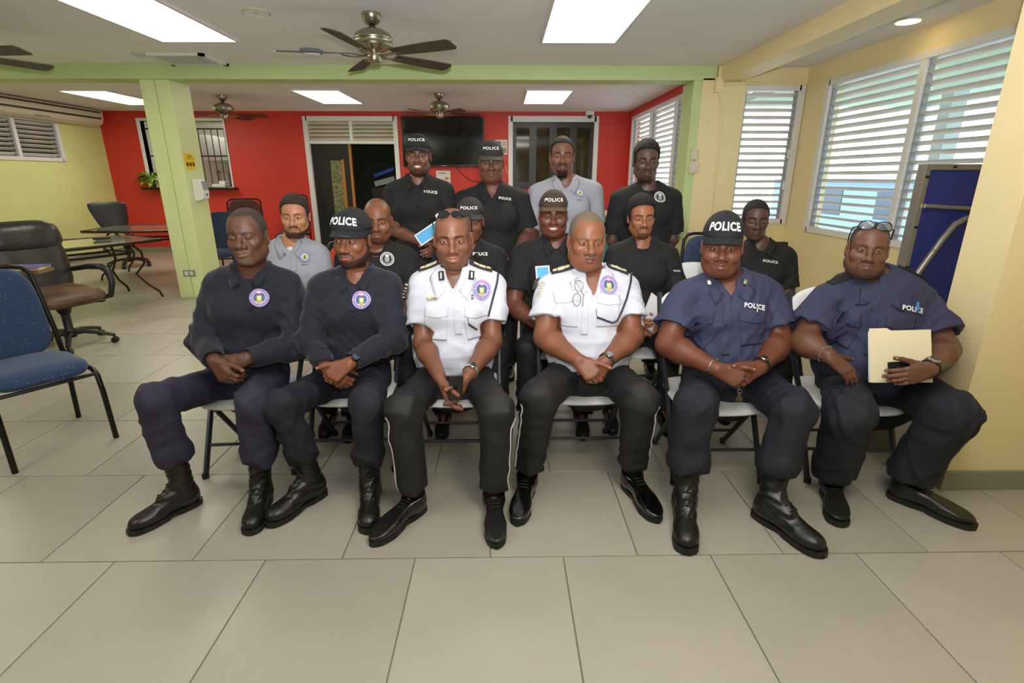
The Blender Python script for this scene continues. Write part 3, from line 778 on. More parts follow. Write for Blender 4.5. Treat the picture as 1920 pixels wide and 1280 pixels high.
def banquet_chair(loc, rz, label, cloth, frame=(30, 28, 26), sw=0.46, bh=0.50, name='banquet_chair', group='upholstered chairs', zc=0.74):
    e = thing(name, label, 'chair', loc, rz, group)
    mc = cloth; mf = M('chair frame %d' % frame[0], frame, 0.35, 0.4)
    mb = MB(); mb.pillow(sw, 0.46, 0.085, 16, 16, p=8, corner=0.35, z0=0.46, fn=lambda x, y, z: (x, y - 0.02, z + 0.012 * (1 - (x / 0.23) ** 2) - (0.02 if y < -0.15 else 0) * (-(y + 0.15) / 0.08))); part('seat', mb, mc, e, smooth=True)
    def bf(x, y, z): return (x * (1 - 0.12 * (y / bh + 0.5)), 0.22 + 0.16 * (y + 0.25) - z - 0.4 * (0.04 - x * x), zc + y)
    mb = MB(); mb.pillow(sw - 0.03, bh, 0.06, 16, 16, p=8, corner=0.35, fn=bf); part('backrest', mb, mc, e, smooth=True)
    hw = sw / 2
    for s in (-1, 1):
        mb = MB(); mb.tube([(s * (hw + 0.005), -0.25, 0), (s * (hw + 0.002), -0.235, 0.30), (s * hw, -0.215, 0.40), (s * hw, -0.17, 0.425), (s * hw, 0.15, 0.43)], 0.0145, 10); part('leg', mb, mf, e, smooth=True)
        mb = MB(); mb.tube([(s * (hw + 0.005), 0.28, 0), (s * hw, 0.22, 0.42), (s * (hw - 0.006), 0.24, 0.6), (s * (hw - 0.03), 0.31, 0.95 + zc - 0.74)], 0.0145, 10); part('leg', mb, mf, e, smooth=True)
    mb = MB()
    mb.tube([(-(hw - 0.03), 0.31, 0.95 + zc - 0.74), (-(hw - 0.06), 0.322, 0.25 + zc), (-(hw - 0.12), 0.326, 0.263 + zc), (hw - 0.12, 0.326, 0.263 + zc), (hw - 0.06, 0.322, 0.25 + zc), (hw - 0.03, 0.31, 0.95 + zc - 0.74)], 0.0145, 10); part('top_rail', mb, mf, e, smooth=True)
    for yy in (-0.2, 0.2):
        mb = MB(); mb.tube([(-hw, yy, 0.405), (hw, yy, 0.405)], 0.011, 8); part('seat_rail', mb, mf, e, smooth=True)
    return e

def fleck_cloth(name, rgb, dot):
    m = M(name, rgb, 0.85, sheen=0.2, noise=(90, 0.15))
    nt = m.node_tree; b = nt.nodes['Principled BSDF']
    vo = nt.nodes.new('ShaderNodeTexVoronoi'); vo.inputs['Scale'].default_value = 48; vo.inputs['Randomness'].default_value = 0.25
    tc = nt.nodes.new('ShaderNodeTexCoord'); nt.links.new(tc.outputs['Object'], vo.inputs['Vector'])
    lt = nt.nodes.new('ShaderNodeMath'); lt.operation = 'LESS_THAN'; lt.inputs[1].default_value = 0.10
    nt.links.new(vo.outputs['Distance'], lt.inputs[0])
    mx = nt.nodes.new('ShaderNodeMix'); mx.data_type = 'RGBA'
    old = b.inputs['Base Color'].links[0].from_socket
    nt.links.new(lt.outputs[0], mx.inputs['Factor']); nt.links.new(old, mx.inputs['A']); mx.inputs['B'].default_value = (*lin(dot), 1)
    nt.links.new(mx.outputs['Result'], b.inputs['Base Color'])
    return m
m_bluecl = fleck_cloth('blue flecked cloth', (36, 62, 96), (150, 170, 176))
bc = banquet_chair((-2.68, 2.82, 0), radians(57), 'blue flecked banquet chair in the left foreground', m_bluecl, bh=0.52)
banquet_chair((-4.05, 7.62, 0), radians(8), 'dark blue chair behind the leftmost seated man', M('plain blue cloth', (38, 56, 84), 0.8, noise=(40, 0.1)), bh=0.56)
banquet_chair((-4.62, 9.5, 0), radians(8), 'maroon padded chair before the red wall', M('maroon cloth', (74, 34, 34), 0.8, noise=(40, 0.1)), sw=0.62, bh=0.52, zc=0.86)
banquet_chair((-4.10, 10.45, 0), radians(-3), 'brown padded chair by the red wall beside the doorway', M('brown cloth', (84, 66, 48), 0.8, noise=(40, 0.1)), sw=0.5, bh=0.5, zc=0.90)
banquet_chair((-1.20, 3.98, 0), radians(4), 'red-orange chair just behind the grey polo man', M('red orange vinyl', (206, 66, 46), 0.5), bh=0.5)
banquet_chair((1.82, 4.55, 0), radians(-10), 'dark blue chair behind the empty white folding chair', M('plain blue cloth'), bh=0.5)
banquet_chair((-4.74, 4.80, 0), radians(10), 'tan chair mostly hidden behind the black executive chair', M('tan cloth', (178, 142, 96), 0.8), bh=0.5, zc=0.80)

# executive chair with worn leather
m_leather = M('black leather', (40, 38, 34), 0.36, bump=(12, 0.6), noise=(6, 0.2))
m_worn = M('worn leather seat', (92, 68, 47), 0.5, bump=(30, 0.3), noise=(6, 0.75))
m_plas = M('black plastic', (26, 26, 26), 0.45)
def star_base(e, r=0.30, nleg=5, a0=0.0, zs=0.42):
    for k in range(nleg):
        a = a0 + k * 2 * pi / nleg
        c, s = cos(a), sin(a)
        mb = MB(); mb.tube([(0.02 * c, 0.02 * s, 0.125), (0.12 * c, 0.12 * s, 0.13), (0.24 * c, 0.24 * s, 0.105), (r * c, r * s, 0.075)], [0.032, 0.028, 0.023, 0.02], 8, flat=0.8); o = part('base_leg', mb, m_plas, e, smooth=True)
        mb = MB()
        for q in (-0.017, 0.017):
            mb.lathe([(0.004, -0.011), (0.025, -0.011), (0.028, -0.006), (0.028, 0.006), (0.025, 0.011), (0.004, 0.011)], (r * c - q * s, r * s + q * c, 0.028), 14, Matrix.Rotation(a, 3, 'Z') @ Matrix.Rotation(pi / 2, 3, 'X'))
        mb.tube([(r * c, r * s, 0.028), (r * c, r * s, 0.085)], 0.011, 8); part('caster', mb, m_plas, o, smooth=True)
    mb = MB(); mb.lathe([(0.05, 0.085), (0.05, 0.15), (0.034, 0.17), (0.034, 0.30), (0.045, 0.31), (0.07, zs - 0.06), (0.13, zs - 0.045), (0.13, zs - 0.02)], n=16); part('column', mb, m_plas, e, smooth=True)
e = thing('executive_chair', 'worn black leather executive office chair', 'chair', (-4.02, 4.72, 0), radians(68))
star_base(e, 0.34, 5, radians(20), 0.44)
mb = MB(); mb.pillow(0.56, 0.56, 0.15, 18, 18, p=5, corner=0.3, z0=0.47, fn=lambda x, y, z: (x, y, z + 0.05 * max(0, y) - 0.25 * max(0, -y - 0.12) ** 1.3)); part('seat', mb, m_worn, e, smooth=True, label='brown worn leather seat')
def ebk(x, y, z): return (x * (1 + 0.10 * sin((y + 0.36) * 4)), 0.25 + 0.22 * (y + 0.36) - z - 0.55 * (0.07 - x * x), 0.80 + y)
mb = MB(); mb.pillow(0.56, 0.60, 0.15, 18, 22, p=5, corner=0.35, fn=lambda x, y, z: ebk(x, y - 0.08, z)); part('backrest', mb, m_leather, e, smooth=True)
mb = MB(); mb.pillow(0.60, 0.27, 0.20, 18, 12, p=4, corner=0.35, fn=lambda x, y, z: ebk(x, y + 0.19, z)); part('headrest', mb, m_leather, e, smooth=True)
for s in (-1, 1):
    mb = MB(); mb.tube([(s * 0.29, 0.24, 0.66), (s * 0.31, 0.05, 0.69), (s * 0.315, -0.14, 0.70), (s * 0.315, -0.22, 0.66), (s * 0.31, -0.25, 0.56), (s * 0.28, -0.24, 0.44), (s * 0.2, -0.15, 0.41)], [0.03, 0.034, 0.036, 0.034, 0.028, 0.026, 0.022], 10, flat=0.8); part('armrest', mb, m_plas, e, smooth=True)
mb = MB(); mb.tube([(0.1, 0.0, 0.37), (0.30, -0.03, 0.36)], 0.009, 8); mb.ball((0.315, -0.03, 0.362), (0.035, 0.02, 0.014)); mb.tube([(-0.1, 0.1, 0.36), (-0.30, 0.12, 0.34)], 0.012, 8); part('lever', mb, m_plas, e, smooth=True)
# books resting on its near armrest
for i, (lb, c, dz, sx, sy, da) in enumerate([('worn brown book lying under the purple folder on the chair arm', (128, 96, 62), 0.0, 0.30, 0.22, 0), ('cream stack of paper between book and folder on the chair arm', (206, 190, 150), 0.030, 0.28, 0.2, 6), ('purple folder lying topmost on the executive chair arm', (92, 84, 140), 0.052, 0.29, 0.21, -3)]):
    bx = atY(62, 524, 4.42)
    mb = MB(); mb.box((-sx / 2, -sy / 2, 0), (sx / 2, sy / 2, 0.028 if i == 0 else (0.02 if i == 1 else 0.006)))
    single(['book', 'paper_stack', 'folder'][i], mb, M('book %d' % i, c, 0.6), lb, ['book', 'paper', 'folder'][i], bevel=0.003, loc=(-3.98, 4.40, 0.737 + dz), rz=radians(12 + da))

# second swivel chair at the far table
e = thing('swivel_chair', 'black plastic swivel chair at the far table', 'chair', (-6.55, 9.3, 0), radians(60))
star_base(e, 0.32, 5, radians(10), 0.46)
mb = MB(); mb.pillow(0.5, 0.48, 0.08, 14, 14, p=6, corner=0.4, z0=0.48); part('seat', mb, m_plas, e, smooth=True)
mb = MB(); mb.pillow(0.54, 0.46, 0.04, 14, 14, p=8, corner=0.2, fn=lambda x, y, z: (x * (1 + 0.9 * y), 0.24 + 0.35 * (y + 0.2) - z - 0.8 * (0.06 - x * x), 0.86 + y)); part('backrest', mb, m_plas, e, smooth=True)
mb = MB(); mb.tube([(0, 0.1, 0.43), (0, 0.26, 0.47), (0, 0.27, 0.62)], 0.025, 8); part('back_post', mb, m_plas, e, smooth=True)

# tables: dark frame, glossy glass top, the wall's reflection also put into its colour
m_glass = M('painted reflection glass top', (176, 188, 158), 0.05, spec=1.0, coat=1.0)
m_tframe = M('bronze table frame', (44, 36, 28), 0.4, 0.4)
def office_table(loc, rz, w, d, label, curved=True, vase=False):
    e = thing('office_table', label, 'table', loc, rz, 'glass topped tables')
    def bow(u): return 0.10 * (1 - (2 * u / w) ** 2)
    xs = np.linspace(-w / 2, w / 2, 17)
    poly = [(x, -d / 2 - bow(x)) for x in xs] + [(x, d / 2 + bow(x)) for x in xs[::-1]]
    mb = MB(); mb.prism(poly, lambda u, v: (u, v, 0.725), lambda u, v: (u, v, 0.742)); part('glass_top', mb, m_glass, e)
    mb = MB(); mb.tube([(u, v, 0.733) for u, v in poly], 0.019, 8, closed=True); part('rim', mb, m_tframe, e, smooth=True)
    for s in (-1, 1):
        x = s * (w / 2 - 0.3)
        for q in (-1, 1):
            mb = MB()
            if curved:
                mb.tube([(x, q * d * 0.32, 0.72), (x + s * 0.10, q * d * 0.36, 0.60), (x + s * 0.11, q * d * 0.36, 0.45), (x + s * 0.02, q * d * 0.30, 0.32), (x + s * 0.10, q * d * 0.38, 0.18), (x + s * 0.2, q * d * 0.42, 0.07), (x + s * 0.22, q * d * 0.43, 0.0)], 0.014, 8)
            else:
                mb.tube([(x, q * d * 0.34, 0.72), (x, q * d * 0.38, 0.0)], 0.022, 8)
            part('leg', mb, m_tframe, e, smooth=True)
        mb = MB(); mb.tube([(x, -d * 0.36, 0.60), (x, d * 0.36, 0.60)], 0.014, 8); part('stretcher', mb, m_tframe, e, smooth=True)
    for q in (-1, 1):
        mb = MB(); mb.tube([(-w / 2 + 0.3, q * d * 0.25, 0.58), (w / 2 - 0.3, q * d * 0.25, 0.58)], 0.014, 8); part('rail', mb, m_tframe, e, smooth=True)
    return e
office_table((-5.28, 6.15, 0), radians(62), 2.1, 0.90, 'long glass topped table with curved legs behind the executive chair')
office_table((-5.5, 8.45, 0), radians(8), 1.5, 0.9, 'far glass topped table beside the black swivel chair', curved=True)
mb = MB(); mb.box((-0.09, -0.035, 0), (0.09, 0.035, 0.03))
single('remote_control', mb, m_plas, 'small black remote on the long glass table', 'remote', bevel=0.008, loc=(-5.05, 6.75, 0.7525), rz=0.8)

# folded blue table standing on end by the pier
m_blue = M('blue table underside', (44, 54, 124), 0.5, noise=(3, 0.06))
m_gal = M('grey steel tube', (160, 158, 148), 0.35, 0.6)
e = thing('folded_table', 'blue folded table standing on end behind the yellow pier', 'table', (2.95, 3.33, 0))
mb = MB(); mb.box((2.585, 3.33, 0.0), (3.36, 3.36, 1.56)); part('table_top', mb, m_blue, e, world=True)
for lo, hi in [((2.565, 3.30, 0), (2.60, 3.37, 1.575)), ((3.345, 3.30, 0), (3.38, 3.37, 1.575)), ((2.6, 3.30, 1.54), (3.345, 3.37, 1.575)), ((2.6, 3.30, 0), (3.345, 3.37, 0.035))]:
    mb = MB(); mb.box(lo, hi); part('edge_rail', mb, m_gal, e, bevel=0.004, world=True)
mb = MB(); mb.tube([(2.6, 3.29, 1.33), (3.35, 3.29, 1.29)], 0.014, 10); part('brace', mb, m_gal, e, smooth=True, world=True)
mb = MB(); mb.tube([(2.60, 3.27, 0.55), (2.64, 3.27, 0.92), (2.74, 3.27, 1.12), (2.80, 3.27, 1.22), (2.86, 3.27, 1.255), (3.0, 3.27, 1.27), (3.2, 3.27, 1.26)], 0.019, 12); part('folded_leg', mb, m_gal, e, smooth=True, world=True)
mb = MB()
for x_, z_ in [(2.92, 1.345), (2.95, 1.345), (2.91, 1.24), (2.70, 1.06)]: mb.ball((x_, 3.265, z_), (0.011, 0.012, 0.014), 8, 6)
part('bolt', mb, M('steel bolt', (190, 186, 170), 0.3, 0.9), e, smooth=True, world=True)
mb = MB(); mb.box((2.93, 3.25, 1.255), (3.0, 3.29, 1.285)); part('hinge_block', mb, m_black, e, world=True)
for x_, z_ in [(2.74, 1.558), (2.925, 1.558), (2.583, 1.5), (2.583, 1.2), (2.583, 0.95)]:
    mb = MB(); mb.box((x_ - 0.01, 3.294, z_ - 0.007), (x_ + 0.01, 3.301, z_ + 0.007)); part('rivet', mb, m_black, e, world=True)
mb = MB(); mb.box((2.00, 2.54, 0.0), (2.24, 2.56, 0.2), Matrix.Rotation(radians(-16), 3, 'X') @ Matrix.Rotation(radians(0), 3, 'Z'))
single('grey_panel', mb, M('grey board', (128, 128, 112), 0.6, noise=(5, 0.06)), 'small grey board leaning low beside the yellow pier', 'board', bevel=0.003)
bpy.data.objects['grey_panel'].location = (0.0, 0.14, 0.0)

# things behind the standing people
mb = MB(); mb.box((0.9, 6.3, 0), (2.1, 6.75, 1.06)); mb.box((0.86, 6.26, 1.06), (2.14, 6.79, 1.10))
single('low_cabinet', mb, M('tan laminate', (206, 184, 138), 0.5, noise=(5, 0.05)), 'tan low cabinet behind the standing people', 'cabinet', bevel=0.006)
banquet_chair((1.06, 5.3, 0), radians(-12), 'teal chair just visible beside the standing man in black', M('teal vinyl', (24, 128, 118), 0.5), sw=0.36, bh=0.5)
# =================================================================== BODY MODELLING: smooth blended volumes -> surface
f4 = np.float32
def nrm(v):
    v = np.asarray(v, float); return v / (np.linalg.norm(v) + 1e-12)
def lerp(a, b, t):
    return np.asarray(a, float) * (1 - t) + np.asarray(b, float) * t
def smin(a, b, k):
    if k <= 0: return np.minimum(a, b)
    h = np.maximum(k - np.abs(a - b), 0) / f4(k)
    return np.minimum(a, b) - h * h * f4(k * 0.25)

class Fld:
    def __init__(s):
        s.ops = []; s.lo = np.full(3, 1e9); s.hi = np.full(3, -1e9); s.disp = None; s.clips = []
    def _bb(s, lo, hi):
        s.lo = np.minimum(s.lo, lo); s.hi = np.maximum(s.hi, hi)
    def cone(s, a, b, ra, rb, k=0.02, n=None, sc=1.0, sub=False):
        a = np.asarray(a, float); b = np.asarray(b, float)
        if not sub:
            r = max(ra, rb)
            s._bb(np.minimum(a, b) - r, np.maximum(a, b) + r)
        A = a.astype(f4); D = (b - a)
        if n is not None:
            n = nrm(n); D = D + n * (D @ n) * (sc - 1); N = n.astype(f4)
        else: N = None
        L2 = f4(max(D @ D, 1e-9)); D = D.astype(f4); ra = f4(ra); dr = f4(rb - ra); sc1 = f4(sc - 1)
        def fn(P):
            q = P - A
            if N is not None: q = q + (q @ N)[:, None] * (N * sc1)
            t = np.clip((q @ D) / L2, 0, 1)
            q = q - t[:, None] * D
            return np.sqrt(np.einsum('ij,ij->i', q, q)) - (ra + dr * t)
        s.ops.append((fn, k, sub, (a + b) / 2, np.linalg.norm(b - a) / 2 + max(ra, rb) + 0)); return s
    def ell(s, c, r, R=None, k=0.01, sub=False):
        c = np.asarray(c, float); r = np.asarray(r, float)
        if not sub: s._bb(c - r.max(), c + r.max())
        C = c.astype(f4); ir = (1 / r).astype(f4); Rm = None if R is None else np.asarray(R, float).astype(f4)
        def fn(P):
            q = P - C
            if Rm is not None: q = q @ Rm          # columns are the ellipsoid's axes
            u = q * ir
            k0 = np.sqrt(np.einsum('ij,ij->i', u, u)); u = u * ir
            k1 = np.sqrt(np.einsum('ij,ij->i', u, u)) + f4(1e-6)
            return k0 * (k0 - 1) / k1
        s.ops.append((fn, k, sub, c, r.max())); return s
    def clip(s, p, n, k=0.0):
        """keep the side the normal points away from"""
        p = np.asarray(p, float).astype(f4); n = nrm(n).astype(f4)
        s.clips.append((lambda P: (P - p) @ n, k)); return s
    def clipf(s, fn, k=0.0):
        s.clips.append((fn, k)); return s
    def ev(s, P, cull=None):
        P = np.asarray(P, f4)
        d = None
        for fn, k, sub, oc, orad in s.ops:
            if cull is not None and np.linalg.norm(oc - cull[0]) - orad > cull[1] + k: continue
            if d is None and sub: continue
            v = fn(P)
            if d is None: d = v
            elif sub: d = -smin(-d, v, k)
            else: d = smin(d, v, k)
        if d is None: return np.ones(len(P), f4)
        if s.disp is not None: d = d + s.disp(P)
        for fn, k in s.clips:
            d = -smin(-d, -fn(P), k)
        return d
    def grad(s, P, e=0.002):
        P = np.asarray(P, f4); g = np.empty_like(P)
        for i in range(3):
            q = np.zeros(3, f4); q[i] = e
            g[:, i] = s.ev(P + q) - s.ev(P - q)
        return g / (np.linalg.norm(g, axis=1, keepdims=True) + 1e-9)
    def trace(s, o, d, t0=0.0, tmax=8.0):
        d = nrm(d); t = t0
        for _ in range(120):
            v = float(s.ev((o + d * t)[None])[0])
            if v < 0.0006: return o + d * t
            t += max(v * 0.7, 0.0008)
            if t > tmax: return None
        return o + d * t
    def drape(s, P, n, off, back=0.09):
        P = np.asarray(P, f4) + np.asarray(n, f4) * f4(back); n = np.asarray(n, f4)
        mv = np.zeros(len(P), f4)
        for _ in range(26):
            v = s.ev(P)
            st = np.clip(v * 0.8, -0.01, 0.03)
            mv += st
            P = P - n * st[:, None]
        return P + n * f4(off)
    def pushout(s, P, off, it=4):
        P = np.asarray(P, f4).copy()
        for _ in range(it):
            d = s.ev(P); m = d < off
            if not m.any(): break
            P[m] += s.grad(P[m]) * (off - d[m])[:, None]
        return P

def extract(F, h, lo=None, hi=None, B=8, pad=2):
    lo = (F.lo if lo is None else np.asarray(lo, float)) - pad * h
    hi = (F.hi if hi is None else np.asarray(hi, float)) + pad * h
    nb = np.maximum(1, np.ceil((hi - lo) / (h * B)).astype(int))
    g = np.stack(np.meshgrid(*[np.arange(n) for n in nb], indexing='ij'), -1).reshape(-1, 3)
    cen = lo + (g * B + (B - 1) / 2) * h
    dc = F.ev(cen)
    keep = np.abs(dc) < 13.5 * h
    N = nb * B
    D = np.empty(N, f4)
    D6 = D.reshape(nb[0], B, nb[1], B, nb[2], B)
    D6[:] = np.where(dc > 0, 1, -1).astype(f4).reshape(nb)[:, None, :, None, :, None]
    gk = g[keep]
    if len(gk) == 0: return np.zeros((0, 3)), np.zeros((0, 4), int)
    ii = np.stack(np.meshgrid(*[np.arange(B)] * 3, indexing='ij'), -1).reshape(-1, 3)
    sid = (gk[:, 0] // 2) * 1000003 + (gk[:, 1] // 2) * 1009 + gk[:, 2] // 2
    od = np.argsort(sid, kind='stable'); gk = gk[od]; sid = sid[od]
    cuts = np.flatnonzero(np.diff(sid)) + 1
    for q in np.split(gk, cuts):
        P = (lo + ((q[:, None, :] * B + ii[None]) * h)).reshape(-1, 3)
        q0, q1 = q.min(0), q.max(0); cc = lo + ((q0 + q1 + 1) * B / 2) * h
        v = F.ev(P, (cc, np.linalg.norm((q1 - q0 + 1) * B * h) / 2 + 5 * h + .004)).reshape(len(q), B, B, B)
        D6[q[:, 0], :, q[:, 1], :, q[:, 2], :] = v
    S = D < 0
    n0, n1, n2 = S.shape
    cnt = np.zeros((n0 - 1, n1 - 1, n2 - 1), np.uint8)
    for a in (0, 1):
        for b in (0, 1):
            for c in (0, 1):
                cnt += S[a:n0 - 1 + a, b:n1 - 1 + b, c:n2 - 1 + c]
    act = (cnt > 0) & (cnt < 8)
    I = np.argwhere(act)
    vid = np.full(act.shape, -1, np.int32); vid[act] = np.arange(len(I), dtype=np.int32)
    cor = np.array([[a, b, c] for a in (0, 1) for b in (0, 1) for c in (0, 1)])
    val = np.stack([D[I[:, 0] + a, I[:, 1] + b, I[:, 2] + c] for a, b, c in cor], 1)
    acc = np.zeros((len(I), 3)); w = np.zeros(len(I))
    for e0 in range(8):
        for ax in range(3):
            if cor[e0][ax]: continue
            e1 = e0 + (4, 2, 1)[ax]
            v0, v1 = val[:, e0], val[:, e1]
            m = (v0 < 0) != (v1 < 0)
            t = np.where(m, v0 / np.where(m, v0 - v1, 1), 0)
            p = np.repeat(cor[e0][None].astype(float), len(I), 0); p[:, ax] = t
            acc += p * m[:, None]; w += m
    V = lo + (I + acc / w[:, None]) * h
    Q = []
    for ax in range(3):
        o1, o2 = [(1, 2), (2, 0), (0, 1)][ax]
        sl0 = [slice(1, n - 1) for n in S.shape]; sl1 = list(sl0)
        sl0[ax] = slice(0, S.shape[ax] - 1); sl1[ax] = slice(1, S.shape[ax])
        a, b = S[tuple(sl0)], S[tuple(sl1)]
        ch = np.argwhere(a != b)
        if not len(ch): continue
        off = np.ones(3, int); off[ax] = 0
        c = ch + off
        fl = a[tuple(ch.T)]
        d1 = np.zeros(3, int); d1[o1] = 1; d2 = np.zeros(3, int); d2[o2] = 1
        q = np.stack([vid[tuple((c - x).T)] for x in (d1 + d2, d2, 0 * d1, d1)], 1)
        q[~fl] = q[~fl][:, ::-1]
        Q.append(q[(q >= 0).all(1)])
    return V, np.concatenate(Q) if Q else np.zeros((0, 4), int)

def joinVF(L):
    Vs, Fs, Cs, o = [], [], [], 0
    for V, Fq, C in L:
        Vs.append(V); Fs.append(Fq + o); Cs.append(C); o += len(V)
    return np.concatenate(Vs), np.concatenate(Fs), np.concatenate(Cs)

def wrinkle_fn(seed, amp, fr=85.0, anis=(1, 1, 0.6), spots=(), base=0.35):
    """cloth folds: ridged warped waves, stronger near the given (point, radius) spots"""
    r = np.random.default_rng(seed)
    W1 = (r.normal(size=(4, 3)) * np.array(anis)); W1 = (W1 / np.linalg.norm(W1, axis=1, keepdims=True)) * fr * r.uniform(0.6, 1.25, (4, 1))
    W2 = r.normal(size=(4, 3)) * fr * 0.14
    ph = r.uniform(0, 6.28, (2, 4))
    W1 = W1.astype(f4); W2 = W2.astype(f4); ph = ph.astype(f4)
    sp = [(np.asarray(p, f4), f4(1 / (q * q))) for p, q in spots]
    def fn(P):
        s = np.zeros(len(P), f4)
        for i in range(4):
            s += np.abs(np.sin(P @ W1[i] * f4(0.5) + f4(1.6) * np.sin(P @ W2[i] + ph[0, i]) + ph[1, i]))
        s = s * f4(0.25) - f4(0.6)
        if sp:
            w = np.full(len(P), f4(base))
            for p, q in sp:
                dd = P - p
                w += np.exp(-np.einsum('ij,ij->i', dd, dd) * q)
            s = s * np.minimum(w, 1.4)
        return s * f4(amp)
    return fn

# ------------------------------------------------------------------ head
def head_field(h, nk_local):
    F = Fld(); fw = h.get('fw', 1.0); jw = h.get('jw', 1.0); nw = h.get('nose', 1.0); sm = h.get('smile', 0.0); fat = h.get('fat', 0.0); lip = h.get('lip', 1.0)
    F.ell((0, .014, .040), (.0755 * (0.7 + 0.3 * fw), .098, .086))
    F.ell((0, -.035, .036), (.062, .056, .062), k=.03)
    F.ell((0, -.022, -.035), (.064 * fw, .068, .088), k=.03)
    for s in (-1, 1):
        F.cone((s * .052 * jw, .008, -.066), (s * .020 * jw, -.058, -.102), .023 + .003 * fat, .020, k=.03)
    F.ell((0, -.074, -.103), (.023 * jw, .019, .016), k=.02)
    if fat > 0: F.ell((0, -.012, -.094), (.056 + .008 * fat, .056, .026 + .016 * fat), k=.045)
    for s in (-1, 1):
        F.ell((s * .043 * fw, -.060, -.030), (.025 + .004 * fat, .022, .022), k=.02)
        F.cone((s * .012, -.0865, .019), (s * .046, -.069, .021), .0085, .008, k=.018)
        F.ell((s * .032, -.1060, .001), (.021, .021, .0125), k=.012, sub=True)
        F.ell((s * .032, -.0770, -.001), (.0172, .0155, .0125), k=.005)
        if not h.get('closed'):
            op = h.get('eyeopen', .86)
            F.ell((s * .032, -.0955, -.0008), (.0140, .0135, .0050 * op), k=.0015, sub=True)
        else:
            F.cone((s * .020, -.0955, -.004), (s * .045, -.092, -.004), .0013, .0013, k=.002, sub=True)
    F.cone((0, -.086, .006), (0, -.110, -.034), .0082, .0120 * nw, k=.012)
    F.ell((0, -.1125, -.037), (.0135 * nw, .0115, .0105), k=.008)
    for s in (-1, 1):
        F.ell((s * .0168 * nw, -.0985, -.0415), (.0102, .0125, .0092), k=.007)
    for s in (-1, 1):
        F.ell((s * .0082 * nw, -.109, -.0500), (.0044, .0060, .0036), k=.003, sub=True)
    F.ell((0, -.076, -.072), (.034, .024, .025), k=.02)
    mx = .0245 + .007 * sm; mz = -.0712 + .006 * sm
    for s in (-1, 1):
        F.cone((s * mx, -.0865 + .004 * sm, mz + .001), (s * .006, -.1005, -.0640), .0036, .0066 * lip, k=.005)
        F.cone((s * (mx - .003), -.0870 + .004 * sm, mz - .002), (s * .005, -.0995, -.0790 - .003 * sm), .0036, .0078 * lip, k=.005)
        if sm < 0.9:
            F.cone((s * (mx + .002), -.0930 + .004 * sm, mz), (0, -.1105, -.0712), .0013, .0018, k=.003, sub=True)
        if sm > 0:
            F.ell((s * .043 * fw, -.064, -.040), (.020, .018, .016), k=.02)
    if sm >= 0.9:
        F.ell((0, -.1065, -.0708), (.0205, .0125, .0062), k=.002, sub=True)
    for s in (-1, 1):
        a = radians(24) * s
        R = np.array([[cos(a), -sin(a), 0], [sin(a), cos(a), 0], [0, 0, 1]])
        ex = .0755 * (0.6 + 0.4 * fw)
        F.ell((s * (ex + .004), .014, -.008), (.0085, .0185, .031), R, k=.006)
        F.ell((s * (ex + .0125), .006, -.004), (.0055, .0105, .017), R, k=.004, sub=True)
    n = np.asarray(nk_local)
    nr = h.get('neck', 0.058)
    F.cone((0, .022, -.055), n + np.array([0, 0.012, 0]), nr, nr * 1.06, k=.035)
    F.cone(n + np.array([0, 0.012, 0]), n + np.array([0, 0.02, -.10]), nr * 1.05, nr * 1.25, k=.03)
    return F

def rotm(yaw, pitch, roll):
    cy, sy = cos(yaw), sin(yaw); cp, sp = cos(pitch), sin(pitch); cr, sr = cos(roll), sin(roll)
    Rz = np.array([[cy, -sy, 0], [sy, cy, 0], [0, 0, 1]]); Rx = np.array([[1, 0, 0], [0, cp, -sp], [0, sp, cp]]); Ry = np.array([[cr, 0, sr], [0, 1, 0], [-sr, 0, cr]])
    return Rz @ Rx @ Ry

def sstep(a, b, x):
    t = np.clip((x - a) / (b - a), 0, 1); return t * t * (3 - 2 * t)

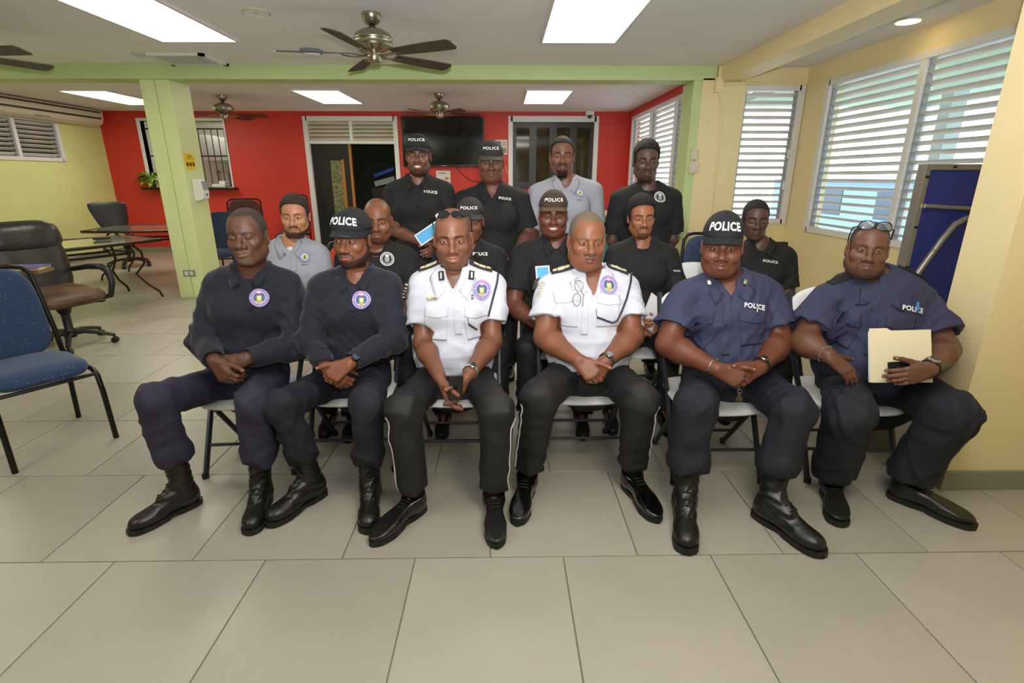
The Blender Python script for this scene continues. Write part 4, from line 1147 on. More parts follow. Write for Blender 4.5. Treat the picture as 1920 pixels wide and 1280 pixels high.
def head_colour(V, h, skin):
    x, y, z = V[:, 0], V[:, 1], V[:, 2]; ax = np.abs(x); sm = h.get('smile', 0.0)
    sk = lin(skin); C = np.repeat(sk[None], len(V), 0)
    r = np.random.default_rng(3)
    n = np.sin(x * 61 + 3 * np.sin(z * 47)) * np.sin(z * 53 + y * 39)
    C *= (1 + 0.06 * n)[:, None]
    # warmer centre of the face, darker eye hollows
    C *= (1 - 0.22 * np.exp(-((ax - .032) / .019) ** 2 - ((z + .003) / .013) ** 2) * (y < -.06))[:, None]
    hc = lin(h.get('haircol', (24, 19, 16)))
    def mixin(m, c):
        C[:] = C * (1 - m[:, None]) + np.asarray(c)[None] * m[:, None]
    front = (y < -.05)
    # brows
    bz = .0180 + .004 * np.cos((ax - .034) * 55) - .0015
    mixin(front * sstep(.0060, .0030, np.abs(z - bz)) * sstep(.010, .015, ax) * sstep(.054, .047, ax) * h.get('brow', 0.8), hc)
    # lips
    mx = .0255 + .007 * sm
    q = (x / mx) ** 2 + ((z + .0716 - .003 * sm * (ax / mx)) / (.0128 + .002 * sm)) ** 2
    lipc = lin(h.get('lipcol', (104, 58, 54)))
    mixin((y < -.083) * sstep(1.12, 0.82, q) * 0.85, lipc)
    zl = -.0712 + .006 * sm * (ax / mx) ** 2
    if sm < 0.9: mixin((y < -.08) * sstep(.0024, .0006, np.abs(z - zl)) * sstep(mx + .002, mx - .003, ax) * 0.75, sk * 0.22)
    if sm >= 0.9:
        qq = (x / .0195) ** 2 + ((z + .0700) / .0052) ** 2
        mixin(sstep(1.15, .85, qq) * (y < -.08), lin((236, 228, 214)))
    # beard shadow / beard
    b = h.get('beard', 0.0); bt = h.get('beardtype', 'goatee'); bc = lin(h.get('beardcol', h.get('haircol', (24, 19, 16))))
    if b > 0:
        chin = sstep(-.086, -.093, z) * sstep(.040, .030, ax) * (y < -.035)
        mous = sstep(.0068, .004, np.abs(z + .0572 + .20 * np.maximum(ax - .012, 0))) * sstep(.034, .026, ax) * (y < -.07)
        side = 0.55 * sstep(.007, .003, np.abs(ax - .034)) * sstep(-.056, -.062, z) * sstep(-.112, -.10, z) * (y < -.05)
        jawz = np.interp(y, [-.12, -.07, -.03, .0, .02, .05], [-.088, -.082, -.066, -.035, .02, .05])
        jaw = sstep(0.0, -.008, z - jawz) * sstep(.03, .015, y) * (z > -.135)
        if bt == 'goatee': m = np.maximum.reduce([chin, mous, side])
        elif bt == 'mustache': m = mous
        elif bt == 'chin': m = np.maximum(chin, mous * 0.5)
        else: m = np.maximum.reduce([chin, mous, side, jaw])
        m = m * (1 - sstep(1.05, 0.85, q) * (y < -.083))
        mixin(m * b, bc)
    return C

def hair_field(HF, h):
    th = h.get('hair', 0.004)
    g = h.get('hairline', [.086, .078, .056, .010, -.012, -.045, -.055])
    ys = np.array([-.10, -.072, -.048, -.030, -.005, .03, .10]); zs = np.array(g)
    F = Fld()
    F.ell((0, .014, .040), (.0755 * (0.7 + 0.3 * h.get('fw', 1)) + th, .098 + th, .086 + th * h.get('hairtop', 1.0)))
    F.ell((0, -.035, .036), (.062 + th, .056 + th, .062 + th * h.get('hairtop', 1.0)), k=.03)
    if h.get('hairtop', 1) > 1.2: F.ell((0, -.01, .07), (.066 + th * .6, .085 + th * .3, .055 + th * 1.3), k=.03)
    F.clipf(lambda P: (np.interp(P[:, 1], ys, zs).astype(f4) + f4(h.get('rec', 0.0)) * np.exp(-((np.abs(P[:, 0]) - f4(.045)) / f4(.014)) ** 2) * (P[:, 1] < -.03) - P[:, 2]) * f4(0.7), 0.004)
    am = f4(h.get('curl', 0.0012))
    F.disp = lambda P: am * np.sin(P[:, 0] * 330) * np.sin(P[:, 1] * 310 + 1) * np.sin(P[:, 2] * 320 + 2)
    return F

# ------------------------------------------------------------------ hand
def hand(F, wr, d, pn, side, curl=(30, 35, 25), thumb=(0.5, 0.6, 0.3), s=1.0, spread=0.05, nails=None, tips=None, fcurl=None):
    """wr wrist; d towards the fingers; pn the way the palm faces; side +1 right hand, -1 left"""
    d = nrm(d); pn = nrm(np.asarray(pn, float) - d * np.dot(pn, d)); t = np.cross(d, pn) * side
    wr = np.asarray(wr, float)
    offs = [.028, .0095, -.0095, -.027]; base = [.088, .092, .087, .078]; lens = [.076, .085, .078, .060]
    for i in range(4):
        b = wr + (d * base[i] + t * offs[i] - pn * 0.004) * s
        F.cone(wr + (d * .008 + t * offs[i] * .62) * s, b, .0165 * s, .0125 * s, k=.014)
    F.ell(wr + (d * .035 + t * .026 + pn * .010) * s, (.020 * s, .020 * s, .022 * s), k=.012)
    for i in range(4):
        p = wr + (d * base[i] + t * offs[i] - pn * 0.004) * s
        cu = curl if fcurl is None else fcurl[i]
        an = 0.0; r0 = (.0104, .0108, .0102, .0090)[i] * s
        dd = nrm(d + t * spread * (1.5 - i))
        for j, fr_ in enumerate((.44, .31, .25)):
            an += radians(cu[j] * (1 + 0.06 * i))
            v = dd * cos(an) + pn * sin(an)
            q = p + v * lens[i] * fr_ * s
            F.cone(p, q, r0, r0 * .93, k=.0035 if j == 0 else .004)
            p = q; r0 *= .92
        nv = -dd * sin(an) + pn * cos(an)
        if nails is not None: nails.append(p - v * .001 - nv * r0 * 0.9)
        if tips is not None: tips.append(p)
    a, b_, c = thumb
    p = wr + (d * .022 + t * .022 + pn * .004) * s
    v = nrm(t * a + d * (1 - a * .4) + pn * b_)
    for j, L in enumerate((.046, .036, .027)):
        q = p + v * L * s
        F.cone(p, q, (.0150, .0115, .0105)[j] * s, (.0118, .0105, .0088)[j] * s, k=(.012, .005, .004)[j])
        p = q; v = nrm(v + (d * .5 - t * .45) * c + pn * c * .3)
    if nails is not None: nails.append(p - pn * .008 * s)
    return t
# ------------------------------------------------------------------ person builder
m_skin = M('skin', attr=True, rough=0.44, spec=0.38, bump=(260, 0.05))
m_eye = M('eye', attr=True, rough=0.12, spec=0.6)
m_hair = M('short black hair', (20, 16, 14), 0.75, bump=(420, 0.5))
m_print = M('sewn print', attr=True, rough=0.7)
m_wtext = M('white lettering', (236, 236, 232), 0.6)
UP = np.array([0, 0, 1.0])

def capcone(F, a, b, ra, rb, k=0.03, k2=0.004, n=None, sc=1.0):
    """tapered limb piece with a flat end at b"""
    a = np.asarray(a, float); b = np.asarray(b, float); dr = nrm(b - a)
    G = Fld(); G.cone(a, b + dr * 0.06, ra, rb + (rb - ra) * 0.06 / (np.linalg.norm(b - a) + 1e-6), n=n, sc=sc); G.clip(b, dr, k2)
    F._bb(np.minimum(a, b) - max(ra, rb), np.maximum(a, b) + max(ra, rb))
    F.ops.append((G.ev, k, False, (a + b) / 2, np.linalg.norm(b - a) / 2 + max(ra, rb) + .08))

def disc_decal(fn_col, nr=14, na=48):
    """polar sheet in unit disc with printed colours"""
    U = [(0.0, 0.0)]; 
    for i in range(1, nr + 1):
        for j in range(na):
            a = 2 * pi * j / na; U.append((i / nr * cos(a), i / nr * sin(a)))
    Fc = []
    for j in range(na): Fc.append((0, 1 + j, 1 + (j + 1) % na, 0))
    tri = np.array([(0, 1 + j, 1 + (j + 1) % na) for j in range(na)] + [t for i in range(1, nr) for j in range(na) for t in ((1 + (i - 1) * na + j, 1 + i * na + j, 1 + i * na + (j + 1) % na), (1 + (i - 1) * na + j, 1 + i * na + (j + 1) % na, 1 + (i - 1) * na + (j + 1) % na))])
    U = np.array(U); return U, tri, fn_col(U[:, 0], U[:, 1])

def crest_cols(kind):
    def fn(x, y):
        r = np.hypot(x, y); a = np.arctan2(y, x); C = np.zeros((len(x), 3))
        def put(m, c): C[m] = lin(c)
        if kind == 'colour':
            put(r >= 0, (214, 206, 222)); put(r > .96, (150, 120, 190)); put((r > .66) & (r <= .96), (168, 158, 200))
            put((r > .70) & (r <= .92) & (np.sin(a * 22) > 0.1), (92, 82, 150)); put((r > .60) & (r <= .68), (222, 196, 190)); put(r <= .60, (66, 88, 158))
            put((r <= .6) & (np.abs(x) < .34) & (y < .25) & (y > -.42 + .5 * x * x), (50, 120, 70)); put((r < .6) & (np.abs(np.abs(x) - .16) < .06) & (y > -.36) & (y < .22), (220, 190, 70))
            put((np.abs(x) < .07) & (y > -.3) & (y < .2), (240, 240, 235)); put((np.abs(x) < .24) & (y > .42) & (y < .80), (206, 120, 160)); put((np.abs(x) < .16) & (y > .50) & (y < .66), (240, 226, 236))
            put((y < -.42) & (y > -.54) & (np.abs(x) < .4), (222, 190, 80))
        elif kind == 'white':
            put(r >= 0, (24, 24, 25)); put((r > .90), (226, 226, 226)); put((r > .66) & (r < .78), (228, 228, 228)); put((r > .80) & (r < .92) & (np.sin(a * 26) > 0.15), (214, 214, 214))
            put((np.abs(x) < .30) & (y < .30) & (y > -.45), (190, 190, 190)); put((np.abs(np.abs(x) - .14) < .05) & (y < .26) & (y > -.4), (70, 70, 70)); put((np.abs(x) < .22) & (y > .34) & (y < .62), (228, 228, 228))
        else:
            put(r >= 0, (196, 198, 206)); put(r > .80, (112, 118, 176)); put((r > .55) & (r <= .8), (186, 190, 210)); put((r > .60) & (r <= .76) & (np.sin(a * 20) > 0), (120, 124, 170)); put(r <= .55, (222, 214, 110)); put((np.abs(x) < .22) & (y < .3) & (y > -.35) & (r < .55), (110, 112, 60)); put((y < -.2) & (r < .5), (80, 116, 70))
        return C
    return fn

class Person:
    def __init__(s, key, label, J, o):
        s.o = o; s.key = key
        q = {k: (atY(*v) if isinstance(v, tuple) else np.asarray(v, float)) for k, v in J.items()}
        ty = radians(o.get('tyaw', 0)); s.f = np.array([sin(ty), -cos(ty), 0]); s.sd = np.array([cos(ty), sin(ty), 0])
        nk = q['nk']
        mode = o.get('mode', 'front')
        if mode == 'sit':
            pc = nk - s.f * 0.06; pc = np.array([pc[0], pc[1], 0.50])
            lw = o.get('legw', 0.11)
            for sg, n in ((-1, 'R'), (1, 'L')):
                q['hp' + n] = pc + s.sd * sg * 0.09
                q['kn' + n] = pc + s.sd * sg * (lw + 0.06) + s.f * 0.36 + UP * 0.0
                q['an' + n] = np.array([*(q['kn' + n] + s.f * 0.02)[:2], 0.10])
        elif mode == 'stand':
            pc = nk.copy(); pc[2] = nk[2] - 0.55; pc = pc - s.f * 0.01
            for sg, n in ((-1, 'R'), (1, 'L')):
                q['hp' + n] = pc + s.sd * sg * 0.09 - UP * 0.02
                q['kn' + n] = np.array([*(pc + s.sd * sg * 0.11)[:2], 0.49])
                q['an' + n] = np.array([*(pc + s.sd * sg * 0.12 - s.f * 0.0)[:2], 0.09])
        for sg, n in ((-1, 'R'), (1, 'L')):
            if 'el' + n in q: continue
            sh = q['sh' + n]
            if mode == 'stand':
                q['el' + n] = sh + s.sd * sg * .035 - UP * .29 - s.f * .03
                q['wr' + n] = q['el' + n] - UP * .22 + (s.f * .10 if not o.get('armsback') else -s.f * .11) - s.sd * sg * (.03 if not o.get('armsback') else .10)
            else:
                q['el' + n] = sh + s.sd * sg * .045 - UP * .27 + s.f * .05
                q['wr' + n] = q['el' + n] + s.f * .22 - s.sd * sg * .12 - UP * .05
        s.q = q; s.pc = (q['hpR'] + q['hpL']) / 2; s.nk = nk; s.up = nrm(nk - s.pc)
        base = (float(s.pc[0]), float(s.pc[1]), 0.0)
        s.e = thing('person', label, 'person', base, group=None)
        k_ = np.array(o['skin'], float); s.skin = tuple(np.clip(k_.mean() + (k_ - k_.mean()) * 1.04, 0, 255))
        s.nails = []
        s.build()

    def add(s, name, me, mat, parent=None, label=None):
        return part(name, me, mat, parent or s.e, world=True, label=label)

    # -------- volumes
    def torso(s, F, g):
        o = s.o; pc, nk, up, f, q = s.pc, s.nk, s.up, s.f, s.q
        dep = o.get('dep', 1.45); hw, ww, cw = o.get('hipw', .165), o.get('waistw', .155), o.get('chestw', .170)
        A, B = lerp(pc, nk, .36), lerp(pc, nk, .72)
        F.cone(pc, A, hw + g, ww + g, n=f, sc=dep * .92)
        F.cone(A, B, ww + g, cw + g, k=.06, n=f, sc=dep)
        a, b = lerp(q['shR'], q['shL'], .13), lerp(q['shR'], q['shL'], .87)
        F.cone(a, b, .060 + g, .060 + g, k=.06)
        for s_, n in ((-1, 'shR'), (1, 'shL')):
            F.cone(nk + up * .025, lerp(nk, q[n], .72) + up * .005, .048 + g, .050 + g, k=.05)
            F.ell(lerp(pc, nk, .70) + f * (cw / dep * .72) + s.sd * s_ * .072, (.085 + g, .055 + g, .075 + g), k=.05)
        bl = o.get('belly', 0)
        if bl: F.ell(lerp(pc, nk, .30) + f * (0.02 + .05 * bl), (ww * .92 + g, .10 + .05 * bl + g, .15 + g), k=.08)
        bu = o.get('bust', 0)
        if bu:
            for s_ in (-1, 1): F.ell(lerp(pc, nk, .64) + f * (.075 + .02 * bu) + s.sd * s_ * .082, (.082 + g, .065 + .02 * bu + g, .078 + g), k=.05)

    def arm(s, F, n, g=0.0, upper=True):
        q = s.q; o = s.o; ru, re, rw = o.get('arm', (.054, .044, .029))
        sh, el, wr = q['sh' + n], q['el' + n], q['wr' + n]
        if upper:
            F.cone(sh, lerp(sh, el, .45), .058 + g, ru + g, k=.03); F.cone(lerp(sh, el, .45), el, ru + g, re + g, k=.03)
        if not upper:
            F.cone(lerp(el, wr, .45), wr, lerp([re], [rw], .5)[0], rw, k=.03); return
        m = lerp(el, wr, .28)
        F.cone(el, m, re + g, re * 1.04 + g, k=.03); F.cone(m, wr, re * 1.04 + g, rw + g, k=.03)

    def hands(s, F):
        for n, sg in (('R', 1), ('L', -1)):
            hd = s.o.get('hand' + n)
            fd = nrm(s.q['wr' + n] - s.q['el' + n])
            if hd is None: hd = dict(d=fd, pn=nrm(-s.f * 0.8 + s.sd * (0.6 if n == 'R' else -0.6)), curl=(25, 30, 20))
            hd = dict(hd)
            hand(F, s.q['wr' + n] + fd * .012, hd.pop('d'), hd.pop('pn'), sg, nails=s.nails, s=s.o.get('hs', 1.0), **hd)

    # -------- build all
    def build(s):
        o, q, f, sd, up, nk, pc = s.o, s.q, s.f, s.sd, s.up, s.nk, s.pc
        near = o.get('near', False)
        h = o['head']
        # --- head (own frame) and neck
        hs = h.get('scale', 1.03); Rh = rotm(radians(h.get('yaw', 0)), radians(h.get('pitch', 0)), radians(h.get('roll', 0)))
        eye = q['eye']; hp = eye - Rh @ np.array([0, -.088, 0]) * hs
        toW = lambda P: (np.asarray(P, float) @ Rh.T) * hs + hp
        toL = lambda P: ((np.asarray(P, float) - hp) @ Rh) / hs
        s.toW, s.toL, s.Rh, s.hs = toW, toL, Rh, hs
        HF = head_field(h, toL(nk)); s.HF = HF
        hh = 0.0024 if near else 0.0032
        V, Fq = extract(HF, hh)
        C = head_colour(V, h, s.skin)
        L = [(toW(V), Fq, C)]
        # --- arms and hands
        AF = Fld()
        self_sk = lin(s.skin)
        longs = o.get('sleeve', 'short') == 'long'
        for n in 'RL': s.arm(AF, n, upper=not longs)
        s.hands(AF)
        V, Fq = extract(AF, 0.0029 if near else 0.0050)
        C = np.repeat(self_sk[None], len(V), 0) * (1 + 0.07 * np.sin(V[:, :1] * 47 + 3 * np.sin(V[:, 2:] * 31)))
        for p in s.nails:
            m = sstep(.0068, .0040, np.linalg.norm(V - p, axis=1)) * 0.55
            C = C * (1 - m[:, None]) + lin((186, 146, 120))[None] * m[:, None]
        L.append((V, Fq, C))
        # --- trunk, legs and feet under the clothes
        BF = Fld(); s.torso(BF, -.006)
        for n in 'RL':
            BF.cone(q['hp' + n], q['kn' + n], .070, .050, k=.05); BF.cone(q['kn' + n], q['an' + n], .046, .026, k=.03)
            BF.cone(q['sh' + n], lerp(q['sh' + n], q['el' + n], .5), .05, .046, k=.05)
            sh_ = o.get('shoe' + n); fd = f if not sh_ else nrm([sh_[1][0] - sh_[0][0], sh_[1][1] - sh_[0][1], 0])
            BF.cone(q['an' + n], q['an' + n] + fd * .10 - UP * .055, .024, .016, k=.02)
        BF.cone(nk, nk + up * .05, .045, .045, k=.03)
        V, Fq = extract(BF, 0.014)
        L.append((V, Fq, np.repeat(self_sk[None], len(V), 0)))
        V, Fq, C = joinVF(L)
        s.add('body', raw_mesh('body', V, Fq, True, C), m_skin)
        # --- eyes
        if not h.get('closed'):
            for sg in (-1, 1):
                c = np.array([sg * .032, -.0765, -.001]); gz = nrm([h.get('gx', 0) , -1, h.get('gz', -0.02)])
                ax_ = nrm(np.cross(gz, [0, 0, 1])); ay = np.cross(ax_, gz)
                angs = [0, 9, 11, 24, 28, 45, 70, 100, 140, 180]; cols = [(8, 6, 5), (8, 6, 5), (38, 22, 14), (30, 18, 12), (172, 160, 150), (176, 164, 154), (160, 140, 130), (150, 110, 100), (120, 80, 70), (120, 80, 70)]
                VV, CC = [], []
                for a_, c_ in zip(angs, cols):
                    for j in range(16):
                        t = 2 * pi * j / 16
                        VV.append(c + .0127 * (gz * cos(radians(a_)) + (ax_ * cos(t) + ay * sin(t)) * sin(radians(a_)))); CC.append(lin(c_))
                FF = [(i * 16 + j, i * 16 + (j + 1) % 16, (i + 1) * 16 + (j + 1) % 16, (i + 1) * 16 + j) for i in range(9) for j in range(16)]
                s.add('eye', raw_mesh('eye', toW(np.array(VV)), FF, True, np.array(CC)), m_eye)
        # --- hair
        if h.get('hair', 0.004) > 0 and not h.get('cap'):
            G = hair_field(HF, h); V, Fq = extract(G, 0.0030)
            hm = m_hair if 'haircol' not in h else M('hair %d %d %d' % h['haircol'], h['haircol'], 0.75, bump=(420, 0.5))
            s.add('hair', raw_mesh('hair', toW(V), Fq), hm)
        elif h.get('cap') and h.get('hair', 0.004) > 0:
            hh2 = dict(h); hh2['hair'] = h.get('hair', .004); G = hair_field(HF, hh2); G.clip((0, 0, .06), (0, 0, 1)); V, Fq = extract(G, 0.0035)
            s.add('hair', raw_mesh('hair', toW(V), Fq), m_hair)
        if h.get('cap'): s.cap(h['cap'])
        s.clothes()

    def cap(s, c):
        tl = c.get('tilt', -0.06)            # lower at the front when negative
        CF = Fld(); CF.ell((0, .014, .046), (.0865, .109, .098 + c.get('high', 0)))
        CF.ell((0, -.045, .070), (.070, .050, .055), k=.03)
        zb = c.get('zb', .055)
        CF.clipf(lambda P: (f4(zb) + f4(tl) * (-(P[:, 1])) * f4(1.0) * (P[:, 1] < 0) - f4(.22) * np.maximum(P[:, 1], 0) - P[:, 2]), 0.003)
        # panel seams
        CF.disp = lambda P: f4(.0012) * np.exp(-(P[:, 0] / f4(.0022)) ** 2) + f4(.0010) * np.exp(-((np.abs(np.arctan2(P[:, 1] - f4(.014), np.abs(P[:, 0]) + f4(1e-6))) - f4(.45)) / f4(.03)) ** 2)
        V, Fq = extract(CF, 0.0030)
        cm = M('cap cloth %d %d %d' % c['col'], c['col'], 0.85, bump=(300, 0.15))
        cap = s.add('cap', raw_mesh('cap', s.toW(V), Fq), cm)
        # brim
        nu, nv = 22, 8; VV = []
        for lay in (0, 1):
            for j in range(nv + 1):
                v = j / nv
                for i in range(nu + 1):
                    u = -1 + 2 * i / nu; th = u * radians(72)
                    bx, by = .0845 * sin(th), .014 - .104 * cos(th) - .006
                    tx, ty = .080 * sin(th) * 1.02, .014 - .104 * cos(th) - c.get('brim', .072) * (cos(th * 1.12)) ** 0.7 if abs(th) < 1.38 else by
                    x = bx * (1 - v) + tx * v; y = by * (1 - v) + ty * v
                    z = zb + tl * .09 * max(0, cos(th)) + .004 - v * (.010 + c.get('droop', .012)) - 3.2 * x * x * (0.4 + 0.6 * v) - (.0035 if lay else 0)
                    VV.append((x, y, z))
        w = nu + 1; n1 = w * (nv + 1); FF = []
        for j in range(nv):
            for i in range(nu):
                a = j * w + i; FF.append((a, a + 1, a + w + 1, a + w)); FF.append((n1 + a, n1 + a + w, n1 + a + w + 1, n1 + a + 1))
        for i in range(nu): a = nv * w + i; FF.append((a, a + 1, n1 + a + 1, n1 + a))
        bm_ = cm if 'brimcol' not in c else M('cap brim %d' % c['brimcol'][0], c['brimcol'], 0.8)
        s.add('brim', raw_mesh('brim', s.toW(np.array(VV)), FF), bm_, cap)
        # top button
        V2, T = text_mesh2d('POLICE', c.get('tsize', .024), c.get('bold', 0.02), 1.12)
        V2 = V2.copy(); V2[:, 0] *= c.get('twidth', .100) / (V2[:, 0].max() - V2[:, 0].min())
        arch = c.get('arch', 0.0)
        a_ = V2[:, 0] / .095 + c.get('tx', 0.0)
        zc = c.get('tz', .083) + V2[:, 1] * (1 + arch * .35) - arch * 3.0 * V2[:, 0] ** 2
        Dv = np.stack([np.sin(a_), -np.cos(a_), np.zeros_like(a_)], 1)
        P = np.stack([0 * a_, 0 * a_ + .014, zc], 1) + Dv * .09
        # move each point along its own outward direction onto the cap
        Pd = P.astype(f4); Dn = Dv.astype(f4)
        for _ in range(30):
            v = CF.ev(Pd); Pd = Pd - Dn * (v * f4(0.7))[:, None]
        Pd = Pd + Dn * f4(.0055)
        s.add('lettering', raw_mesh('lettering', s.toW(Pd), T, False), m_wtext, cap)
        if c.get('brimtext'):
            VV2, T2 = text_mesh2d('POLICE', .006, 0.0)
            x = .030 + VV2[:, 0] * 1.4; y = -.150 + VV2[:, 1] * 0.6 + .5 * np.abs(x) ** 1.2; z = zb + tl * .09 - .014 - 3.0 * x * x + .0035 + (0.11 + y + .03) * .10
            s.add('brim_lettering', raw_mesh('brim_lettering', s.toW(np.stack([x, y, z], 1)), T2, False), m_wtext, cap)

    def glasses(s, name, label, lens_mat, frame_mat, z=.108, y=-.060, tilt=0.9, w=.030, hgt=.020, temples=True, rad=.0022, cat='glasses'):
        e = thing(name, label, cat, tuple(s.toW(np.array([[0, y, z]]))[0]))
        ux = np.array([1.0, 0, 0]); uy = np.array([0, sin(tilt), cos(tilt)]); nn = np.cross(ux, uy)
        for sg in (-1, 1):
            c = np.array([sg * (w + .005), y, z])
            P = [c + ux * w * np.sign(cos(t)) * abs(cos(t)) ** .8 + uy * hgt * np.sign(sin(t)) * abs(sin(t)) ** .8 + np.array([0, .018, -.010]) * (max(0, sg * cos(t)) ** 2) for t in np.linspace(0, 2 * pi, 25)[:-1]]
            W_ = s.toW(np.array(P)); mb = MB(); mb.tube([tuple(p) for p in W_], rad, 6, closed=True); fo = part('frame', mb.mesh('frame', True), frame_mat, e, world=True)
            n2 = nn * .0012
            A = s.toW(np.array(P) + n2); B_ = s.toW(np.array(P) - n2); k = len(P)
            mb = MB(); mb.add(list(map(tuple, A)) + list(map(tuple, B_)), [tuple(range(k)), tuple(range(2 * k - 1, k - 1, -1))] + [(i, k + i, k + (i + 1) % k, (i + 1) % k) for i in range(k)]); part('lens', mb.mesh('lens'), lens_mat, e, world=True)
            if temples:
                tp = [c + ux * sg * w + np.array([0, .018, -.010]), np.array([sg * .081, y + .05, z - .018]), np.array([sg * .084, y + .085, z - .06]), np.array([sg * .083, .02, .02])]
                mb = MB(); mb.tube([tuple(p) for p in s.toW(np.array(tp))], rad * 1.2, 6); part('temple', mb.mesh('temple', True), frame_mat, e, world=True)
        mb = MB(); mb.tube([tuple(p) for p in s.toW(np.array([[-.007, y, z], [0, y - .002, z + .003], [.007, y, z]]))], rad * 1.2, 6); part('bridge', mb.mesh('bridge', True), frame_mat, e, world=True)
        return e

    # -------- clothes
    def clothes(s):
        o, q, f, sd, up, nk, pc = s.o, s.q, s.f, s.sd, s.up, s.nk, s.pc
        near = o.get('near', False); st = o['shirt']; g = st.get('g', .013)
        S = Fld(); s.torso(S, g)
        fr = st.get('sleeve', 0.66); fl = st.get('flare', .022)
        ru, re, rw = o.get('arm', (.054, .044, .029))
        long = o.get('sleeve', 'short') == 'long'
        spots = []
        for n in 'RL':
            sh, el, wr = q['sh' + n], q['el' + n], q['wr' + n]
            spots += [(lerp(sh, el, .25) - sd * (0.03 if n == 'L' else -0.03) - up * .05, .09), (el, .10)]
            if long:
                S.cone(sh, el, .062 + .010, re + .022, k=.032); capcone(S, el, lerp(el, wr, .97), re + .022, rw + .016, k=.03)
                cu = lerp(el, wr, .97)
                S.cone(lerp(el, wr, .85), cu + nrm(wr - el) * .05, rw + .008, rw + .008, k=.003, sub=True)
            else:
                en = lerp(sh, el, fr)
                capcone(S, sh, en, .064 + .010, ru + fl, k=.032)
                S.cone(lerp(sh, el, fr - .10), en + nrm(el - sh) * .05, ru + .004, ru + fl - .008, k=.003, sub=True)
        zh = st.get('hem', pc[2] + .02)
        spots.append((lerp(pc, nk, .25) + f * .1, .13))
        S.disp = wrinkle_fn(hash_(s.key), st.get('wr', .008) * (4.0 if near else 2.2), st.get('wf', 85), (1, 1, .8), spots, base=.30)
        S.clip((0, 0, zh), -UP, .006)
        # neck opening
        nr = o['head'].get('neck', .058) * s.hs
        S.cone(nk - up * .03 + f * .004, nk + up * .16, nr + .004, nr + .012, k=.006, sub=True)
        vd = st.get('vdepth', .07)
        if st['type'] != 'tee':
            S.cone(nk + f * .062 + up * .035, nk + f * (.125) - up * vd, .040, .004, k=.008, sub=True)
        else:
            S.cone(nk + f * .03 + up * .03, nk + f * .075 + up * .0, nr * .9, nr * .55, k=.02, sub=True)
        s.S = S
        V, Fq = extract(S, 0.0058 if near else 0.0082)
        cm = st['mat']
        s.shirt = s.add('shirt', raw_mesh('shirt', V, Fq), cm)
        if st['type'] in ('polo', 'open', 'zip'): s.collar(st, nr)
        if st['type'] == 'tee':
            pts = [nk + up * (.018 + .014 * cos(t)) - f * cos(t) * (nr + .012) + sd * sin(t) * (nr + .010) - (up * .022 * max(0, -cos(t))) for t in np.linspace(0, 2 * pi, 28)[:-1]]
            mb = MB(); mb.tube([tuple(p) for p in pts], .010, 8, closed=True); s.add('neckband', mb.mesh('neckband', True), cm, s.shirt)
        # --- trousers
        tr = o['trousers']; T = Fld(); rt, rk, rc = tr.get('r', (.088, .072, .062)); hw = o.get('hipw', .165)
        zw = tr.get('waist', pc[2] + .14)
        dep = o.get('dep', 1.45)
        T.cone(pc - up * .01, lerp(pc, nk, .36), hw + .016, o.get('waistw', .155) + .018, n=f, sc=dep * .92)
        for n in 'RL':
            hpj, kn, an = q['hp' + n], q['kn' + n], q['an' + n]
            T.cone(hpj, kn, rt, rk, k=.05)
            en = lerp(kn, an, tr.get('len', 1.0))
            capcone(T, kn, en, rk * .98, rc, k=.03)
            if tr.get('blouse'): T.ell(lerp(kn, en, .86), np.array([1, 1, .8]) * (rc + tr['blouse']), k=.03)
        tsp = [(q['kn' + n], .13) for n in 'RL'] + [(lerp(q['kn' + n], q['an' + n], .8), .12) for n in 'RL'] + [(q['hp' + n] + f * .08, .12) for n in 'RL']
        T.disp = wrinkle_fn(hash_(s.key) + 5, tr.get('wr', .009) * 3.6, tr.get('wf', 62), (1, 1, .7), tsp, base=.25)
        pcf, ff = pc.astype(f4), f.astype(f4)
        T.clipf(lambda P: np.minimum(P[:, 2] - f4(zw), f4(.20) - (P - pcf) @ ff), .004)
        s.T = T
        V, Fq = extract(T, 0.0068 if near else 0.012)
        s.trousers = s.add('trousers', raw_mesh('trousers', V, Fq), tr['mat'])
        if o.get('belt'):
            A = s.up; pts = []
            cpt = lerp(pc, nk, (zw - .018 - pc[2]) / (nk[2] - pc[2]))
            rr = lerp([hw + .016], [o.get('waistw', .155) + .018], min(1, (zw - .018 - pc[2]) / (nk[2] - pc[2]) / .36))[0] + .003
            pts = [cpt + sd * sin(t) * rr - f * cos(t) * rr / (dep * .92) for t in np.linspace(0, 2 * pi, 40)[:-1]]
            P = T.pushout(np.array(pts), .004)
            mb = MB(); mb.tube([tuple(p) for p in P], .020, 8, closed=True, flat=None); bo = s.add('belt', mb.mesh('belt', True), M('black leather belt', (16, 15, 14), 0.4))
            for v in bo.data.vertices: pass
        for n in 'RL':
            sh_ = o.get('shoe' + n)
            if o.get('shoes') in ('dress', 'shoe'):
                mb = MB(); a0 = q['an' + n]; mb.tube([tuple(lerp(a0, q['kn' + n], .35)), tuple(lerp(a0, q['kn' + n], .1)), tuple(a0 - UP * .045)], [.050, .041, .036], 14); s.add('sock', mb.mesh('sock', True), M('black sock', (20, 20, 21), 0.9))
            if sh_: s.shoe(o.get('shoes', 'boot'), np.array(sh_[0]), np.array(sh_[1]), o.get('shoemat'), knee=q['kn' + n])
            elif o.get('mode') in ('sit', 'stand'):
                a = q['an' + n]; s.shoe('dress', a[:2] - f[:2] * .07, a[:2] + f[:2] * .21, None, hres=.009)

